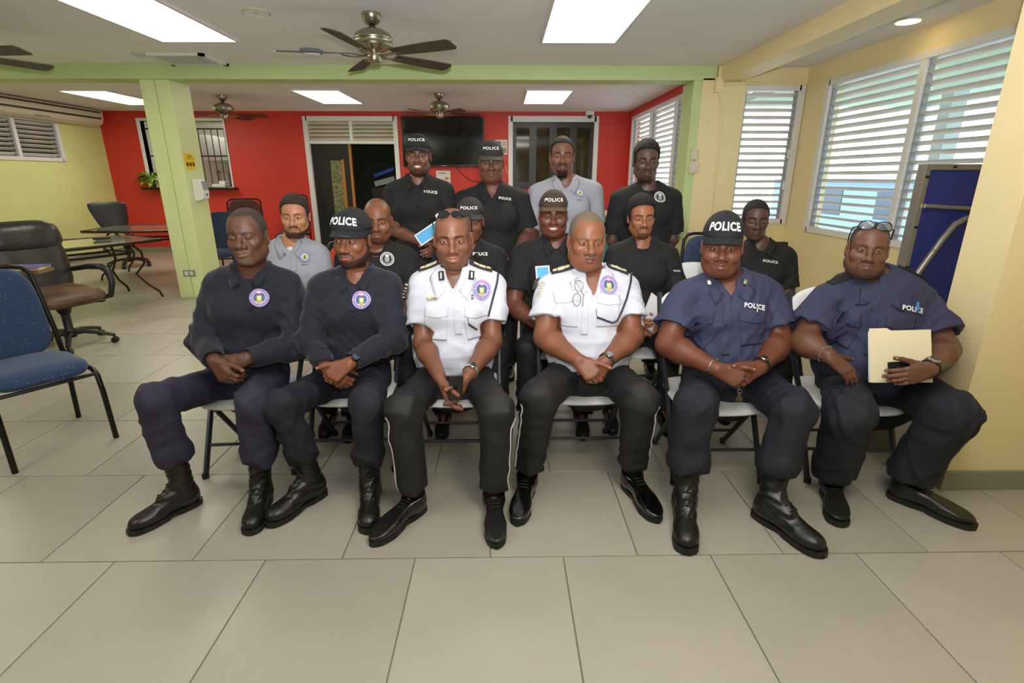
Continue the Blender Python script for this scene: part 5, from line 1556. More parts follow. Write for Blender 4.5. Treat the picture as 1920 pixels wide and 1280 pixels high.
    def collar(s, st, nr):
        f, sd, up, nk = s.f, s.sd, s.up, s.nk
        vd = st.get('vdepth', .07); N = 46; rows = []
        big = st.get('collar', 1.0)
        for r in range(5):
            R_ = []
            for i in range(N + 1):
                ph = radians(-164 + 328 * i / N); sg = abs(ph) / radians(164)
                dv = -f * cos(ph) + sd * sin(ph)
                dip = max(0.0, (sg - .5) / .5)
                zi = .052 * (1 - sg) + .020 - (vd * .85 + .012) * dip ** 1.4
                ro = nr + .008 + .026 * dip ** 2
                inner = nk + dv * ro + up * zi + f * .010 * dip
                tip = max(0.0, (sg - .70) / .30) ** 1.5
                outw = (.030 + .012 * tip) * big; dn = (.038 + .004 * tip) * big
                outer = inner + (dv * (1 - .4 * tip) + sd * np.sign(ph) * .85 * tip) * outw - up * dn
                mid = inner + dv * .010 + up * .006
                t = r / 4
                p = lerp(inner - up * .012, inner, min(1, t * 4)) if r <= 1 else (mid if r == 2 else lerp(mid, outer, (r - 2) / 2))
                R_.append(p)
            rows.append(R_)
        P = np.array(rows).reshape(-1, 3)
        msk = np.arange(len(P)) >= 2 * (N + 1)
        P2 = P.copy(); P2[msk] = s.S.pushout(P[msk], .005)
        Q = [(r * (N + 1) + i, r * (N + 1) + i + 1, (r + 1) * (N + 1) + i + 1, (r + 1) * (N + 1) + i) for r in range(4) for i in range(N)]
        ob = s.add('collar', raw_mesh('collar', P2, Q), st['mat'], s.shirt)
        md = ob.modifiers.new('thick', 'SOLIDIFY'); md.thickness = .0035; md.offset = 0
        s.collar_o = ob

    # -------- decals on the clothes
    def pt(s, px, py, F=None):
        F = F or s.S
        p = F.trace(_O, ray(px, py), 1.2)
        if p is None: p = atY(px, py, s.nk[1] - .1)
        return np.asarray(p, float)
    def frame(s, p, F=None):
        F = F or s.S
        n = np.asarray(F.grad(p[None], .012)[0], float); ux = s.sd - n * (s.sd @ n); ux = nrm(ux); uy = np.cross(n, ux)
        if uy[2] < 0: uy = -uy
        return n, ux, uy
    def text(s, word, px, py, height, width=None, mat=None, bold=0.03, rot=0.0, F=None, name='lettering', o_=None):
        o_ = o_ or (.008 if s.o.get('near') else .011)
        F = F or s.S; p = s.pt(px, py, F); n, ux, uy = s.frame(p, F)
        V, T = text_mesh2d(word, height, bold, 1.08); V = V.copy()
        if width: V[:, 0] *= width / (V[:, 0].max() - V[:, 0].min())
        c, s_ = cos(rot), sin(rot); V = V @ np.array([[c, s_], [-s_, c]])
        P = F.drape(p + V[:, :1] * ux + V[:, 1:2] * uy, n, o_)
        return s.add(name, raw_mesh(name, P, T, False), mat or m_wtext, s.shirt)
    def crest(s, kind, px, py, r):
        p = s.pt(px, py); n, ux, uy = s.frame(p)
        U, T, C = disc_decal(crest_cols(kind))
        P = s.S.drape(p + U[:, :1] * ux * r + U[:, 1:2] * uy * r * 1.04, n, .015)
        return s.add('crest', raw_mesh('crest', P, T, True, C), m_print, s.shirt)
    def sheet(s, name, px, py, poly, mat, off=.004, F=None, thick=.003, nu=12, nv=12, parent=None, rot=0.0, u_dir=None, n_dir=None):
        """a cloth patch: poly=(w,h) rectangle or function of (u,v) in [-1,1]"""
        F = F or s.S; p = s.pt(px, py, F) if not isinstance(px, np.ndarray) else px
        n, ux, uy = s.frame(p, F)
        if n_dir is not None: n = nrm(n_dir); ux = nrm(np.asarray(u_dir) - n * np.dot(u_dir, n)); uy = np.cross(n, ux)
        c, s_ = cos(rot), sin(rot); ux, uy = ux * c + uy * s_, uy * c - ux * s_
        g = [(-1 + 2 * i / nu, -1 + 2 * j / nv) for j in range(nv + 1) for i in range(nu + 1)]
        uv = np.array([poly(u, v) if callable(poly) else (u * poly[0] / 2, v * poly[1] / 2) for u, v in g])
        P0 = p + uv[:, :1] * ux + uv[:, 1:2] * uy
        P = F.drape(P0, n, off + thick); Pb = F.drape(P0, n, off - .004)
        w = nu + 1; m = len(P); Q = []
        for j in range(nv):
            for i in range(nu):
                a = j * w + i; Q.append((a, a + 1, a + w + 1, a + w))
        ring = [i for i in range(nu)] + [j * w + nu for j in range(nv)] + [nv * w + nu - i for i in range(nu)] + [(nv - j) * w for j in range(nv)]
        for a, b in zip(ring, ring[1:] + ring[:1]): Q.append((b, a, m + a, m + b))
        return s.add(name, raw_mesh(name, np.concatenate([P, Pb]), Q, True), mat, parent or s.shirt)
    def cord(s, name, pts, r, mat, off=.006, F=None, parent=None):
        F = F or s.S
        P = np.array([s.pt(x, y, F) for x, y in pts]); P = F.pushout(P, off)
        mb = MB(); mb.tube([tuple(p) for p in P], r, 7); return s.add(name, mb.mesh(name, True), mat, parent or s.shirt)
    def button(s, px, py, r, mat, F=None, parent=None):
        p = s.pt(px, py, F); n, ux, uy = s.frame(p, F); p = p + n * .004
        mb = MB(); mb.tube([tuple(p), tuple(p + n * .003)], r, 12); return s.add('button', mb.mesh('button', True), mat, parent or s.shirt)
    def band(s, name, n, t, r, mat, tube=.004, k=0.0, w=None, flat=None):
        """ring round a forearm at fraction t from elbow to wrist"""
        el, wr = s.q['el' + n], s.q['wr' + n]; c = lerp(el, wr, t); ax = nrm(wr - el)
        a = nrm(np.cross(ax, UP)); b = np.cross(ax, a)
        mb = MB()
        if w:   # flat strap
            prof = []
            nn = 24; V = []
            for i in range(nn):
                t_ = 2 * pi * i / nn; dv = a * cos(t_) + b * sin(t_)
                for (rr, xx) in ((r, -w / 2), (r + .003, -w / 2), (r + .003, w / 2), (r, w / 2)): V.append(c + dv * rr + ax * xx)
            Fc = [(i * 4 + j, i * 4 + (j + 1) % 4, ((i + 1) % nn) * 4 + (j + 1) % 4, ((i + 1) % nn) * 4 + j) for i in range(nn) for j in range(4)]
            mb.add(V, Fc)
        else:
            mb.tube([tuple(c + (a * cos(t_) + b * sin(t_)) * r + ax * k * sin(t_ * 9)) for t_ in np.linspace(0, 2 * pi, 40)[:-1]], tube, 6, closed=True)
        return s.add(name, mb.mesh(name, True), mat), c, ax
    def watch(s, n, t, strap, face=(20, 20, 22), case=(170, 170, 172), size=.019, r=.031, link=False):
        bo, c, ax = s.band('watch', n, t, r, M('strap %d' % strap[0], strap, 0.3 if link else 0.5, 0.9 if link else 0.0, noise=(200, 0.4) if link else None), w=.018)
        v = nrm(np.array([-c[0], -c[1], CAMH - c[2]]) * 0.6 + UP * 0.5); v = nrm(v - ax * (v @ ax)); p = c + v * (r + .002)
        Rm = Vector(tuple(v)).to_track_quat('Z', 'Y').to_matrix()
        mb = MB(); mb.lathe([(size * .8, -.004), (size, 0), (size, .007), (size * .84, .010)], tuple(p), 20, Rm); s.add('watch_case', mb.mesh('watch_case', True), M('watch case %d' % case[0], case, 0.25, 0.9), bo)
        mb = MB(); mb.lathe([(.0005, .0100), (size * .8, .0100), (size * .8, .0108), (.0005, .0108)], tuple(p), 20, Rm); s.add('watch_dial', mb.mesh('watch_dial'), M('watch dial %d' % face[0], face, 0.2), bo)

    def shoe(s, kind, heel, toe, mat=None, hres=.0042, knee=None):
        d2 = toe - heel; Ln = np.linalg.norm(d2); d2 = d2 / Ln; sc = Ln / .30
        Y = np.array([d2[0], d2[1], 0]); X = np.array([d2[1], -d2[0], 0]); base = np.array([heel[0], heel[1], 0.0])
        tw = lambda P: base + np.asarray(P)[:, :1] * sc * X + np.asarray(P)[:, 1:2] * sc * Y + np.asarray(P)[:, 2:3] * UP * sc
        F = Fld(); z0 = .018
        pointy = kind == 'dress'
        F.ell((0, .050, .050), (.038, .050, .050)); F.cone((0, .06, .062), (0, .19, .047), .040, .037, k=.03)
        F.ell((0, .22, .040), (.045, .068, .032), k=.03)
        if pointy: F.ell((0, .262, .034), (.030, .040, .021), k=.03)
        else: F.ell((0, .245, .040), (.040, .054, .030), k=.02)
        if kind == 'boot':
            an_ = np.array([0, .058, .09]); kd = np.array([0, 0, 1.0])
            if knee is not None:
                kv = knee - base; kd = nrm(np.array([kv @ X, kv @ Y, kv[2]]) / sc - an_)
            F.cone(an_, an_ + kd * .20, .044, .052, k=.035); F.cone((0, .085, .12), (0, .14, .085), .036, .036, k=.03)
        else:
            F.cone((0, .055, .07), (0, .055, .105), .042, .046, k=.03); F.clip((0, 0, .115), (0, .25, 1), .004)
            F.cone((0, .06, .10), (0, .06, .16), .032, .034, k=.003, sub=True)
        F.clip((0, 0, z0), -UP, .003)
        amp = f4(.0016 if kind == 'boot' else .0006)
        F.disp = lambda P: amp * np.sin(P[:, 2] * 190 + 4 * np.sin(P[:, 0] * 60)) * (np.abs(P[:, 1] - f4(.11)) < .09)
        V, Fq = extract(F, hres)
        mt = mat or M('black shoe leather', (16, 15, 14), 0.35, coat=0.3)
        so = s.add('boot' if kind == 'boot' else 'shoe', raw_mesh('boot', tw(V), Fq), mt)
        # sole with heel
        pr = []
        for t in np.linspace(0, 1, 20):
            y = t * .312 - .004; w = np.interp(t, [0, .04, .15, .45, .72, .9, .97, 1], [.012, .030, .037, .033, .047, .036, .022, .006] if pointy else [.012, .032, .039, .035, .049, .044, .032, .012]); pr.append((w, y))
        poly = [(w, y) for w, y in pr] + [(-w, y) for w, y in pr[::-1]]
        def lo_(u, v): return tuple(tw([[u, v, 0.0 if (v < .095 or v > .15) else .008]])[0] + np.array([0, 0, .001 if v < .26 else .004]))
        mb = MB(); mb.prism(poly, lo_, lambda u, v: tuple(tw([[u * .99, v, .0235]])[0])); s.add('sole', mb.mesh('sole'), M('black rubber sole', (20, 19, 18), 0.6), so)
        # laces
        mb = MB(); lp = []
        ys = [(.165, .082), (.145, .098), (.125, .118), (.110, .145), (.108, .18), (.106, .21)] if kind == 'boot' else [(.165, .08), (.15, .088), (.135, .097), (.12, .105)]
        for i, (y, z) in enumerate(ys):
            a = [(-.020, y - .004, z + .03), (-.01, y, z + .04), (0, y, z + .04), (.01, y, z + .04), (.020, y - .004, z + .03)]
            P = np.array(a, f4); nn = np.array([0, .55, .83], f4)
            P = F.drape(P, nn, .0030, .02)
            mb.tube([tuple(p) for p in tw(P)], .0034, 5)
        s.add('laces', mb.mesh('laces', True), M('black lace', (26, 25, 23), 0.8), so)['kind'] = 'stuff'
        return so

def hash_(k):
    return sum(ord(c) * (i + 3) for i, c in enumerate(k)) % 1000
# =================================================================== THE PEOPLE
m_navyshirt = M('dark navy knit', (18, 21, 35), 0.85, sheen=0.1, bump=(9, 0.55), noise=(5, 0.08))
m_whiteshirt = M('white uniform cotton', (202, 204, 215), 0.75, bump=(9, 0.5))
m_blushirt = M('navy twill', (50, 52, 80), 0.8, bump=(9, 0.55), noise=(4, 0.08))
m_blktee = M('black jersey', (22, 21, 21), 0.85, bump=(9, 0.5))
m_greypolo = M('grey pique', (150, 153, 160), 0.85, bump=(9, 0.5), noise=(300, 0.08))
m_purtr = M('dark purple navy trousers', (40, 36, 58), 0.8, bump=(9, 0.55))
m_navtr = M('dark navy trousers', (23, 25, 37), 0.8, bump=(9, 0.55))
m_blktr = M('black dress trousers', (25, 24, 24), 0.7, bump=(9, 0.5))
m_boot = M('black boot leather', (22, 21, 19), 0.38, bump=(60, 0.12))
m_patent = M('black patent leather', (10, 10, 10), 0.08, coat=0.8)
m_dressl = M('black dress leather', (20, 19, 18), 0.28, coat=0.2)
m_gold = M('gold', (214, 170, 90), 0.25, 1.0)
m_silver = M('silver', (200, 200, 200), 0.25, 1.0)
m_phone = M('black phone glass', (14, 14, 16), 0.15)

def shoeJ(J, R, L, z=0.10):
    for n, s_ in (('R', R), ('L', L)):
        h, t = np.array(s_[0]), np.array(s_[1]); d = (t - h) / np.linalg.norm(t - h)
        J['an' + n] = np.array([*(h + d * .055), z])
    return J

PEOPLE = {}
def add_person(key, label, J, o):
    PEOPLE[key] = Person(key, label, J, o); return PEOPLE[key]

# ---- front row, left to right
R_, L_ = ((-1.475, 2.22), (-1.645, 1.965)), ((-1.17, 2.25), (-1.115, 1.955))
p = add_person('man_a', 'man with closed eyes in dark navy pullover, leftmost of the front row',
    shoeJ(dict(eye=(449, 445, 2.44), nk=(470, 514, 2.58), shR=(408, 537, 2.58), shL=(540, 535, 2.64), elR=(382, 640, 2.48), elL=(556, 648, 2.52), wrR=(402, 676, 2.28), wrL=(462, 672, 2.32),
         hpR=(432, 712, 2.62), hpL=(505, 708, 2.64), knR=(290, 752, 2.15), knL=(478, 755, 2.15)), R_, L_),
    dict(near=True, skin=(92, 62, 47), sleeve='long', tyaw=12, chestw=.180, waistw=.172, hipw=.172, belly=.4, hs=1.05, arm=(.056, .047, .032),
         head=dict(scale=1.05, yaw=3, pitch=-4, roll=-3, fw=1.0, jw=.98, nose=1.15, closed=True, neck=.060, hair=.0018, haircol=(56, 45, 36), beard=.45, beardtype='chin', beardcol=(104, 94, 84), lip=1.2, lipcol=(120, 78, 72), rec=.02, hairline=[.098, .088, .062, .012, -.012, -.045, -.055]),
         handR=dict(d=(.62, -.35, -.62), pn=(.35, .8, -.25), curl=(38, 45, 30), thumb=(.5, .1, .2)), handL=dict(d=(-.80, -.20, -.42), pn=(-.15, .75, -.5), curl=(35, 40, 30), thumb=(.5, .0, .2)),
         shirt=dict(type='zip', collar=.68, mat=m_navyshirt, vdepth=.035, wr=.009, hem=.56), trousers=dict(mat=m_purtr, r=(.092, .080, .075), len=.66, blouse=.006, wr=.010), belt=False,
         shoes='boot', shoemat=m_boot, shoeR=R_, shoeL=L_))
p.crest('colour', 487, 559, .044)
p.sheet('placket', 467, 550, (.030, .16), m_navyshirt)
p.sheet('shoulder_patch', 536, 560, (.05, .07), M('grey velcro', (44, 46, 56), 0.95)) if False else None

R_, L_ = ((-0.895, 2.285), (-1.065, 2.01)), ((-0.655, 2.26), (-0.60, 1.955))
p = add_person('man_b', 'seated front row man in dark navy pullover and black lettered cap',
    shoeJ(dict(eye=(645, 453, 2.46), nk=(668, 520, 2.60), shR=(604, 540, 2.60), shL=(728, 537, 2.62), elR=(580, 640, 2.48), elL=(738, 635, 2.50), wrR=(614, 690, 2.32), wrL=(656, 680, 2.28),
         hpR=(632, 710, 2.62), hpL=(700, 708, 2.62), knR=(528, 760, 2.16), knL=(688, 760, 2.16)), R_, L_),
    dict(near=True, skin=(122, 76, 54), sleeve='long', tyaw=6, chestw=.168, waistw=.155, hipw=.160, arm=(.052, .043, .030),
         head=dict(scale=1.02, yaw=-10, pitch=2, roll=2, fw=.95, jw=.94, nose=1.0, neck=.055, gx=-.15, hair=.004, beard=.85, beardtype='full', lip=1.05, lipcol=(118, 70, 60), eyeopen=.95, cap=dict(col=(20, 20, 23), tsize=.027, twidth=.112, bold=.035, arch=.7, tx=.0, tz=.094, brimtext=True, brim=.070)),
         handL=dict(d=(-.72, -.30, -.55), pn=(-.2, .75, -.55), curl=(38, 45, 30), thumb=(.55, -.1, .2)), handR=dict(d=(.72, -.15, -.62), pn=(.2, .7, -.4), curl=(40, 50, 30)),
         shirt=dict(type='zip', collar=.68, mat=m_navyshirt, vdepth=.045, wr=.008, hem=.58), trousers=dict(mat=m_navtr, r=(.086, .074, .066), len=.70, blouse=.006, wr=.009), belt=True,
         shoes='boot', shoemat=m_boot, shoeR=R_, shoeL=L_))
p.crest('colour', 679, 563, .044)
p.sheet('placket', 660, 556, (.030, .15), m_navyshirt)
p.watch('L', .93, (24, 24, 26), (60, 66, 76), (70, 72, 78), .020, .034)

R_, L_ = ((-0.385, 2.15), (-0.565, 1.875)), ((-0.055, 2.17), (-0.035, 1.85))
p = add_person('man_c', 'seated man in white uniform shirt with sunglasses on his head, holding a phone',
    shoeJ(dict(eye=(847, 453, 2.42), nk=(852, 514, 2.57), shR=(792, 537, 2.59), shL=(922, 537, 2.59), elR=(794, 645, 2.48), elL=(922, 640, 2.48), wrR=(824, 706, 2.22), wrL=(880, 700, 2.22),
         hpR=(815, 706, 2.60), hpL=(890, 706, 2.60), knR=(757, 768, 2.10), knL=(932, 770, 2.10)), R_, L_),
    dict(near=True, skin=(116, 76, 56), chestw=.180, waistw=.182, hipw=.176, belly=.3, arm=(.052, .046, .031), hs=1.03,
         head=dict(scale=1.09, yaw=2, pitch=3, roll=-2, fw=1.0, jw=1.0, nose=1.1, neck=.058, hair=0, lip=1.05, lipcol=(160, 102, 94), eyeopen=.85, beard=.18, beardtype='goatee'),
         handR=dict(d=(.36, -.22, -.88), pn=(.85, .1, .25), curl=(12, 22, 18), thumb=(.8, .5, .1), spread=.02), handL=dict(d=(-.42, -.22, -.86), pn=(-.85, .1, .25), curl=(12, 24, 20), thumb=(.85, .55, .1), spread=.02),
         shirt=dict(type='open', mat=m_whiteshirt, vdepth=.085, wr=.008, sleeve=.66, flare=.030, hem=.55, collar=1.1), trousers=dict(mat=m_blktr, r=(.088, .078, .070), len=.92, wr=.007, waist=.60), belt=False,
         shoes='dress', shoemat=m_dressl, shoeR=R_, shoeL=L_))
R_, L_ = ((0.125, 2.32), (0.055, 2.0)), ((0.62, 2.335), (0.695, 2.01))
p4 = add_person('man_d', 'seated man in white uniform shirt with eyeglasses hanging at the collar',
    shoeJ(dict(eye=(1108, 456, 2.46), nk=(1108, 521, 2.61), shR=(1032, 541, 2.63), shL=(1172, 541, 2.63), elR=(1022, 632, 2.50), elL=(1184, 632, 2.50), wrR=(1082, 674, 2.30), wrL=(1136, 676, 2.34),
         hpR=(1062, 700, 2.64), hpL=(1142, 700, 2.64), knR=(1012, 745, 2.18), knL=(1200, 750, 2.18)), R_, L_),
    dict(near=True, skin=(124, 79, 57), tyaw=-2, chestw=.192, waistw=.198, hipw=.188, belly=.7, arm=(.060, .054, .034), hs=1.06,
         head=dict(scale=1.06, yaw=4, pitch=2, roll=2, fw=1.03, jw=1.0, nose=1.2, neck=.061, hair=.0022, haircol=(104, 90, 72), rec=.03, hairline=[.10, .095, .075, .014, -.012, -.045, -.055], fat=.25, lip=1.1, lipcol=(104, 68, 66), beard=.4, beardtype='mustache'),
         handR=dict(d=(.66, -.40, -.60), pn=(.3, .75, -.45), curl=(34, 40, 30), thumb=(.55, -.1, .2)), handL=dict(d=(-.50, -.20, -.75), pn=(-.1, .75, -.3), curl=(55, 70, 40)),
         shirt=dict(type='open', mat=m_whiteshirt, vdepth=.075, wr=.008, sleeve=.62, flare=.032, hem=.56, collar=1.15), trousers=dict(mat=m_blktr, r=(.096, .084, .070), len=.88, wr=.007, waist=.60), belt=False,
         shoes='dress', shoemat=m_patent, shoeR=R_, shoeL=L_))
R_, L_ = ((0.845, 2.13), (0.755, 1.80)), ((1.165, 2.08), (1.315, 1.775))
p5 = add_person('man_e', 'smiling seated man in navy uniform shirt and white-lettered black cap',
    shoeJ(dict(eye=(1355, 467, 2.40), nk=(1362, 532, 2.54), shR=(1284, 553, 2.54), shL=(1438, 549, 2.54), elR=(1252, 645, 2.42), elL=(1462, 642, 2.44), wrR=(1344, 692, 2.20), wrL=(1424, 688, 2.22),
         hpR=(1318, 712, 2.56), hpL=(1408, 712, 2.56), knR=(1303, 765, 2.12), knL=(1488, 770, 2.10)), R_, L_),
    dict(near=True, skin=(106, 63, 47), tyaw=-12, chestw=.205, waistw=.205, hipw=.20, belly=.9, arm=(.066, .056, .035), hs=1.06,
         head=dict(scale=1.09, yaw=-20, pitch=1, roll=0, fw=1.05, jw=1.02, nose=1.2, neck=.062, fat=.3, smile=.5, hair=.003, beard=.3, beardtype='goatee', lip=.85, lipcol=(112, 64, 56), cap=dict(col=(24, 24, 27), tsize=.030, twidth=.108, bold=.035, arch=.5, tz=.096, high=.008, brim=.066, brimtext=False)),
         handR=dict(d=(.86, -.30, -.36), pn=(.25, .8, -.35), curl=(30, 38, 28), thumb=(.5, -.2, .3)), handL=dict(d=(-.88, -.30, -.30), pn=(-.2, .8, -.2), curl=(34, 44, 30), thumb=(.5, -.2, .3)),
         shirt=dict(type='open', mat=m_blushirt, vdepth=.055, wr=.010, sleeve=.68, flare=.034, hem=.50, collar=1.1), trousers=dict(mat=m_navtr, r=(.100, .092, .084), len=.66, blouse=.010, wr=.011), belt=False,
         shoes='boot', shoemat=m_boot, shoeR=R_, shoeL=L_))
R_, L_ = ((1.625, 2.27), (1.50, 1.97)), ((1.895, 2.215), (2.095, 1.945))
p6 = add_person('man_f', 'large seated man in navy uniform shirt holding a manila folder',
    shoeJ(dict(eye=(1632, 470, 2.38), nk=(1634, 534, 2.52), shR=(1548, 560, 2.52), shL=(1722, 562, 2.48), elR=(1506, 640, 2.40), elL=(1772, 655, 2.30), wrR=(1552, 666, 2.26), wrL=(1742, 692, 2.12),
         hpR=(1585, 716, 2.54), hpL=(1682, 716, 2.52), knR=(1592, 775, 2.12), knL=(1782, 775, 2.08)), R_, L_),
    dict(near=True, skin=(104, 70, 54), tyaw=-22, chestw=.240, waistw=.255, hipw=.235, belly=1.3, arm=(.066, .056, .036), hs=1.06,
         head=dict(scale=1.0, yaw=-27, pitch=-2, roll=3, fw=1.05, jw=1.03, nose=1.1, neck=.068, fat=.6, hair=.0015, haircol=(62, 46, 37), beard=.5, beardtype='full', lipcol=(112, 76, 70), eyeopen=.85, rec=.03, hairline=[.10, .095, .078, .02, -.012, -.045, -.055]),
         handR=dict(d=(.70, -.28, -.62), pn=(.1, .5, -.8), curl=(10, 14, 10), thumb=(.75, .1, .1)), handL=dict(d=(-.92, -.10, -.22), pn=(.05, .95, -.2), curl=(16, 22, 18), thumb=(.6, .1, .2)),
         shirt=dict(type='open', mat=m_blushirt, vdepth=.080, wr=.010, sleeve=.74, flare=.045, hem=.47, collar=1.2), trousers=dict(mat=m_navtr, r=(.112, .104, .098), len=.90, wr=.012), belt=False,
         shoes='shoe', shoemat=m_boot, shoeR=R_, shoeL=L_))
# ---- second row, seated
def seat2(key, label, eye, nk, shR, shL, **o):
    J = dict(eye=eye, nk=nk, shR=shR, shL=shL)
    for k in ('elR', 'elL', 'wrR', 'wrL'):
        if k in o: J[k] = o.pop(k)
    o.setdefault('mode', 'sit'); o.setdefault('trousers', dict(mat=m_blktr, r=(.088, .074, .066)))
    return add_person(key, label, J, o)
q = seat2('man_g', 'bearded man in a grey polo seated in the second row', (548, 408, 3.20), (548, 460, 3.33), (503, 479, 3.34), (596, 479, 3.34), tyaw=8,
    skin=(176, 124, 92), chestw=.178, waistw=.175, head=dict(scale=.98, yaw=8, pitch=1, fw=1.0, jw=1.02, nose=1.0, neck=.058, hair=.006, hairtop=1.5, haircol=(46, 34, 26), curl=.003, beard=.95, beardtype='full', haircol2=0, lipcol=(160, 104, 90), eyeopen=.85),
    shirt=dict(type='polo', collar=.78, mat=m_greypolo, vdepth=.055, sleeve=.72))
q.crest('gold', 572, 482, .029); q.text('MARINE', 572, 497, .006, .036, M('black thread', (30, 30, 34), 0.8)); q.sheet('placket', 551, 490, (.030, .13), m_greypolo); q.button(550, 478, .005, m_greypolo); q.button(549, 488, .005, m_greypolo)
mb = MB(); pz = q.nk + q.f * .058 - UP * .020; mb.ball(tuple(pz), (.026, .016, .022)); q.add('undershirt', mb.mesh('undershirt', True), m_whiteshirt)
q = seat2('man_h', 'bald man in a black tee with a round white crest, second row', (705, 417, 3.18), (707, 468, 3.32), (650, 486, 3.34), (764, 486, 3.34), tyaw=4,
    skin=(122, 78, 55), chestw=.182, waistw=.18, head=dict(scale=1.04, yaw=6, pitch=2, fw=1.02, jw=1.02, nose=1.1, neck=.060, hair=0, beard=.6, beardtype='goatee', lipcol=(130, 78, 66), smile=.3),
    shirt=dict(type='tee', mat=m_blktee, sleeve=.72))
q.crest('white', 726, 487, .042)
q = seat2('woman_a', 'woman in dark grey cap half hidden behind a white-shirted man', (880, 418, 3.22), (882, 466, 3.34), (832, 486, 3.36), (930, 484, 3.36),
    skin=(112, 72, 54), chestw=.165, waistw=.165, bust=.6, head=dict(scale=1.0, yaw=0, pitch=3, fw=.98, jw=.94, nose=1.05, neck=.052, hair=.004, lipcol=(120, 66, 60), cap=dict(col=(42, 40, 38), tsize=.017, twidth=.088, tz=.090, brimcol=(70, 66, 58), brim=.062)),
    shirt=dict(type='polo', collar=.78, mat=m_blktee, vdepth=.05, sleeve=.62))
q.text('POLICE', 900, 476, .020, .092)
q = seat2('woman_b', 'smiling woman in a brown cap and black polo, second row', (1038, 405, 3.20), (1042, 458, 3.33), (978, 478, 3.34), (1100, 478, 3.34), tyaw=-3,
    elR=(962, 572, 3.26), wrR=(1012, 612, 3.08),
    skin=(104, 62, 47), chestw=.190, waistw=.195, bust=1.0, belly=.6, arm=(.062, .052, .032), head=dict(scale=1.03, yaw=-4, pitch=2, fw=1.04, jw=1.0, nose=1.15, neck=.058, fat=.3, hair=.003, smile=1.0, lipcol=(130, 70, 64), eyeopen=.7, cap=dict(col=(62, 48, 38), tsize=.019, twidth=.092, tz=.092, brimcol=(104, 82, 58), brim=.058, droop=.006)),
    shirt=dict(type='polo', collar=.78, mat=m_blktee, vdepth=.05, sleeve=.70, flare=.03))
q.text('POLICE', 1078, 470, .019, .095)
q = seat2('man_i', 'man with thin mustache in a black long tee holding papers, second row', (1208, 410, 3.24), (1203, 462, 3.36), (1155, 480, 3.37), (1252, 482, 3.37), tyaw=-6,
    elL=(1272, 560, 3.30), wrL=(1240, 604, 3.06), handL=dict(d=(-.75, -.25, -.35), pn=(-.1, .6, -.6), curl=(40, 45, 30)),
    skin=(146, 96, 68), chestw=.165, waistw=.16, head=dict(scale=1.0, yaw=-2, pitch=2, roll=-2, fw=.92, jw=.9, nose=.95, neck=.052, hair=.011, hairtop=1.5, curl=.003, beard=.7, beardtype='goatee', lipcol=(150, 96, 84), eyeopen=.85),
    shirt=dict(type='tee', mat=m_blktee, sleeve=.86, flare=.02))
q.text('POLICE', 1268, 508, .010, .045)
q = seat2('man_j', 'young man in a black polo seated before the yellow wall', (1421, 415, 3.35), (1424, 466, 3.46), (1384, 484, 3.46), (1472, 484, 3.46), tyaw=-14,
    skin=(84, 60, 50), chestw=.155, waistw=.15, head=dict(scale=.99, yaw=-14, pitch=2, fw=.92, jw=.9, nose=1.0, neck=.052, hair=.005, lipcol=(90, 56, 50)),
    shirt=dict(type='polo', collar=.78, mat=m_blktee, vdepth=.03, sleeve=.72))
q.text('POLICE', 1444, 491, .018, .092, rot=-.06)
# ---- back row, standing
def stand(key, label, eye, nk, shR, shL, **o):
    bk = lambda t: (t[0], t[1], t[2] + .09)
    for k in ('elR', 'elL', 'wrR', 'wrL'):
        if k in o: o[k] = bk(o[k])
    return seat2(key, label, bk(eye), bk(nk), bk(shR), bk(shL), mode='stand', **o)
q = stand('man_k', 'tall smiling man in black cap and polo standing before the television', (782, 291, 3.72), (784, 343, 3.82), (738, 362, 3.84), (834, 360, 3.84), tyaw=5,
    elR=(745, 432, 3.80), wrR=(796, 456, 3.58), elL=(838, 430, 3.80), wrL=(818, 458, 3.58), handR=dict(d=(.7, -.5, .3), pn=(.2, .3, 1), curl=(35, 40, 30)),
    skin=(112, 74, 57), chestw=.168, waistw=.155, hipw=.155, head=dict(scale=1.05, yaw=3, pitch=-1, fw=.94, jw=.94, nose=1.1, neck=.054, hair=.003, smile=1.0, beard=.6, beardtype='full', lipcol=(120, 70, 62), cap=dict(col=(26, 26, 26), tsize=.018, twidth=.095, tz=.095, brim=.064)),
    shirt=dict(type='polo', collar=.78, mat=m_blktee, vdepth=.035, sleeve=.78))
q.text('POLICE', 807, 361, .021, .093); q.sheet('placket', 783, 372, (.028, .12), m_blktee); q.watch('L', .92, (24, 24, 24), (30, 30, 34), (170, 168, 160))
q = stand('woman_c', 'woman in dark cap and black polo standing right of the television', (921, 305, 3.74), (923, 358, 3.84), (866, 378, 3.86), (978, 376, 3.86),
    elR=(862, 450, 3.84), wrR=(890, 490, 3.64), elL=(992, 440, 3.84), wrL=(962, 486, 3.62),
    skin=(108, 69, 54), chestw=.180, waistw=.19, hipw=.19, bust=1.0, belly=.5, arm=(.062, .052, .032), head=dict(scale=1.05, yaw=1, pitch=3, fw=1.08, jw=1.06, nose=1.1, neck=.058, fat=.4, hair=.003, lipcol=(110, 66, 60), cap=dict(col=(40, 39, 36), tsize=.018, twidth=.090, tz=.090, tilt=-.16, brimcol=(74, 72, 64), brim=.062)),
    shirt=dict(type='polo', collar=.78, mat=m_blktee, vdepth=.075, sleeve=.80, flare=.026), belt=False)
q.text('POLICE', 946, 373, .019, .090)
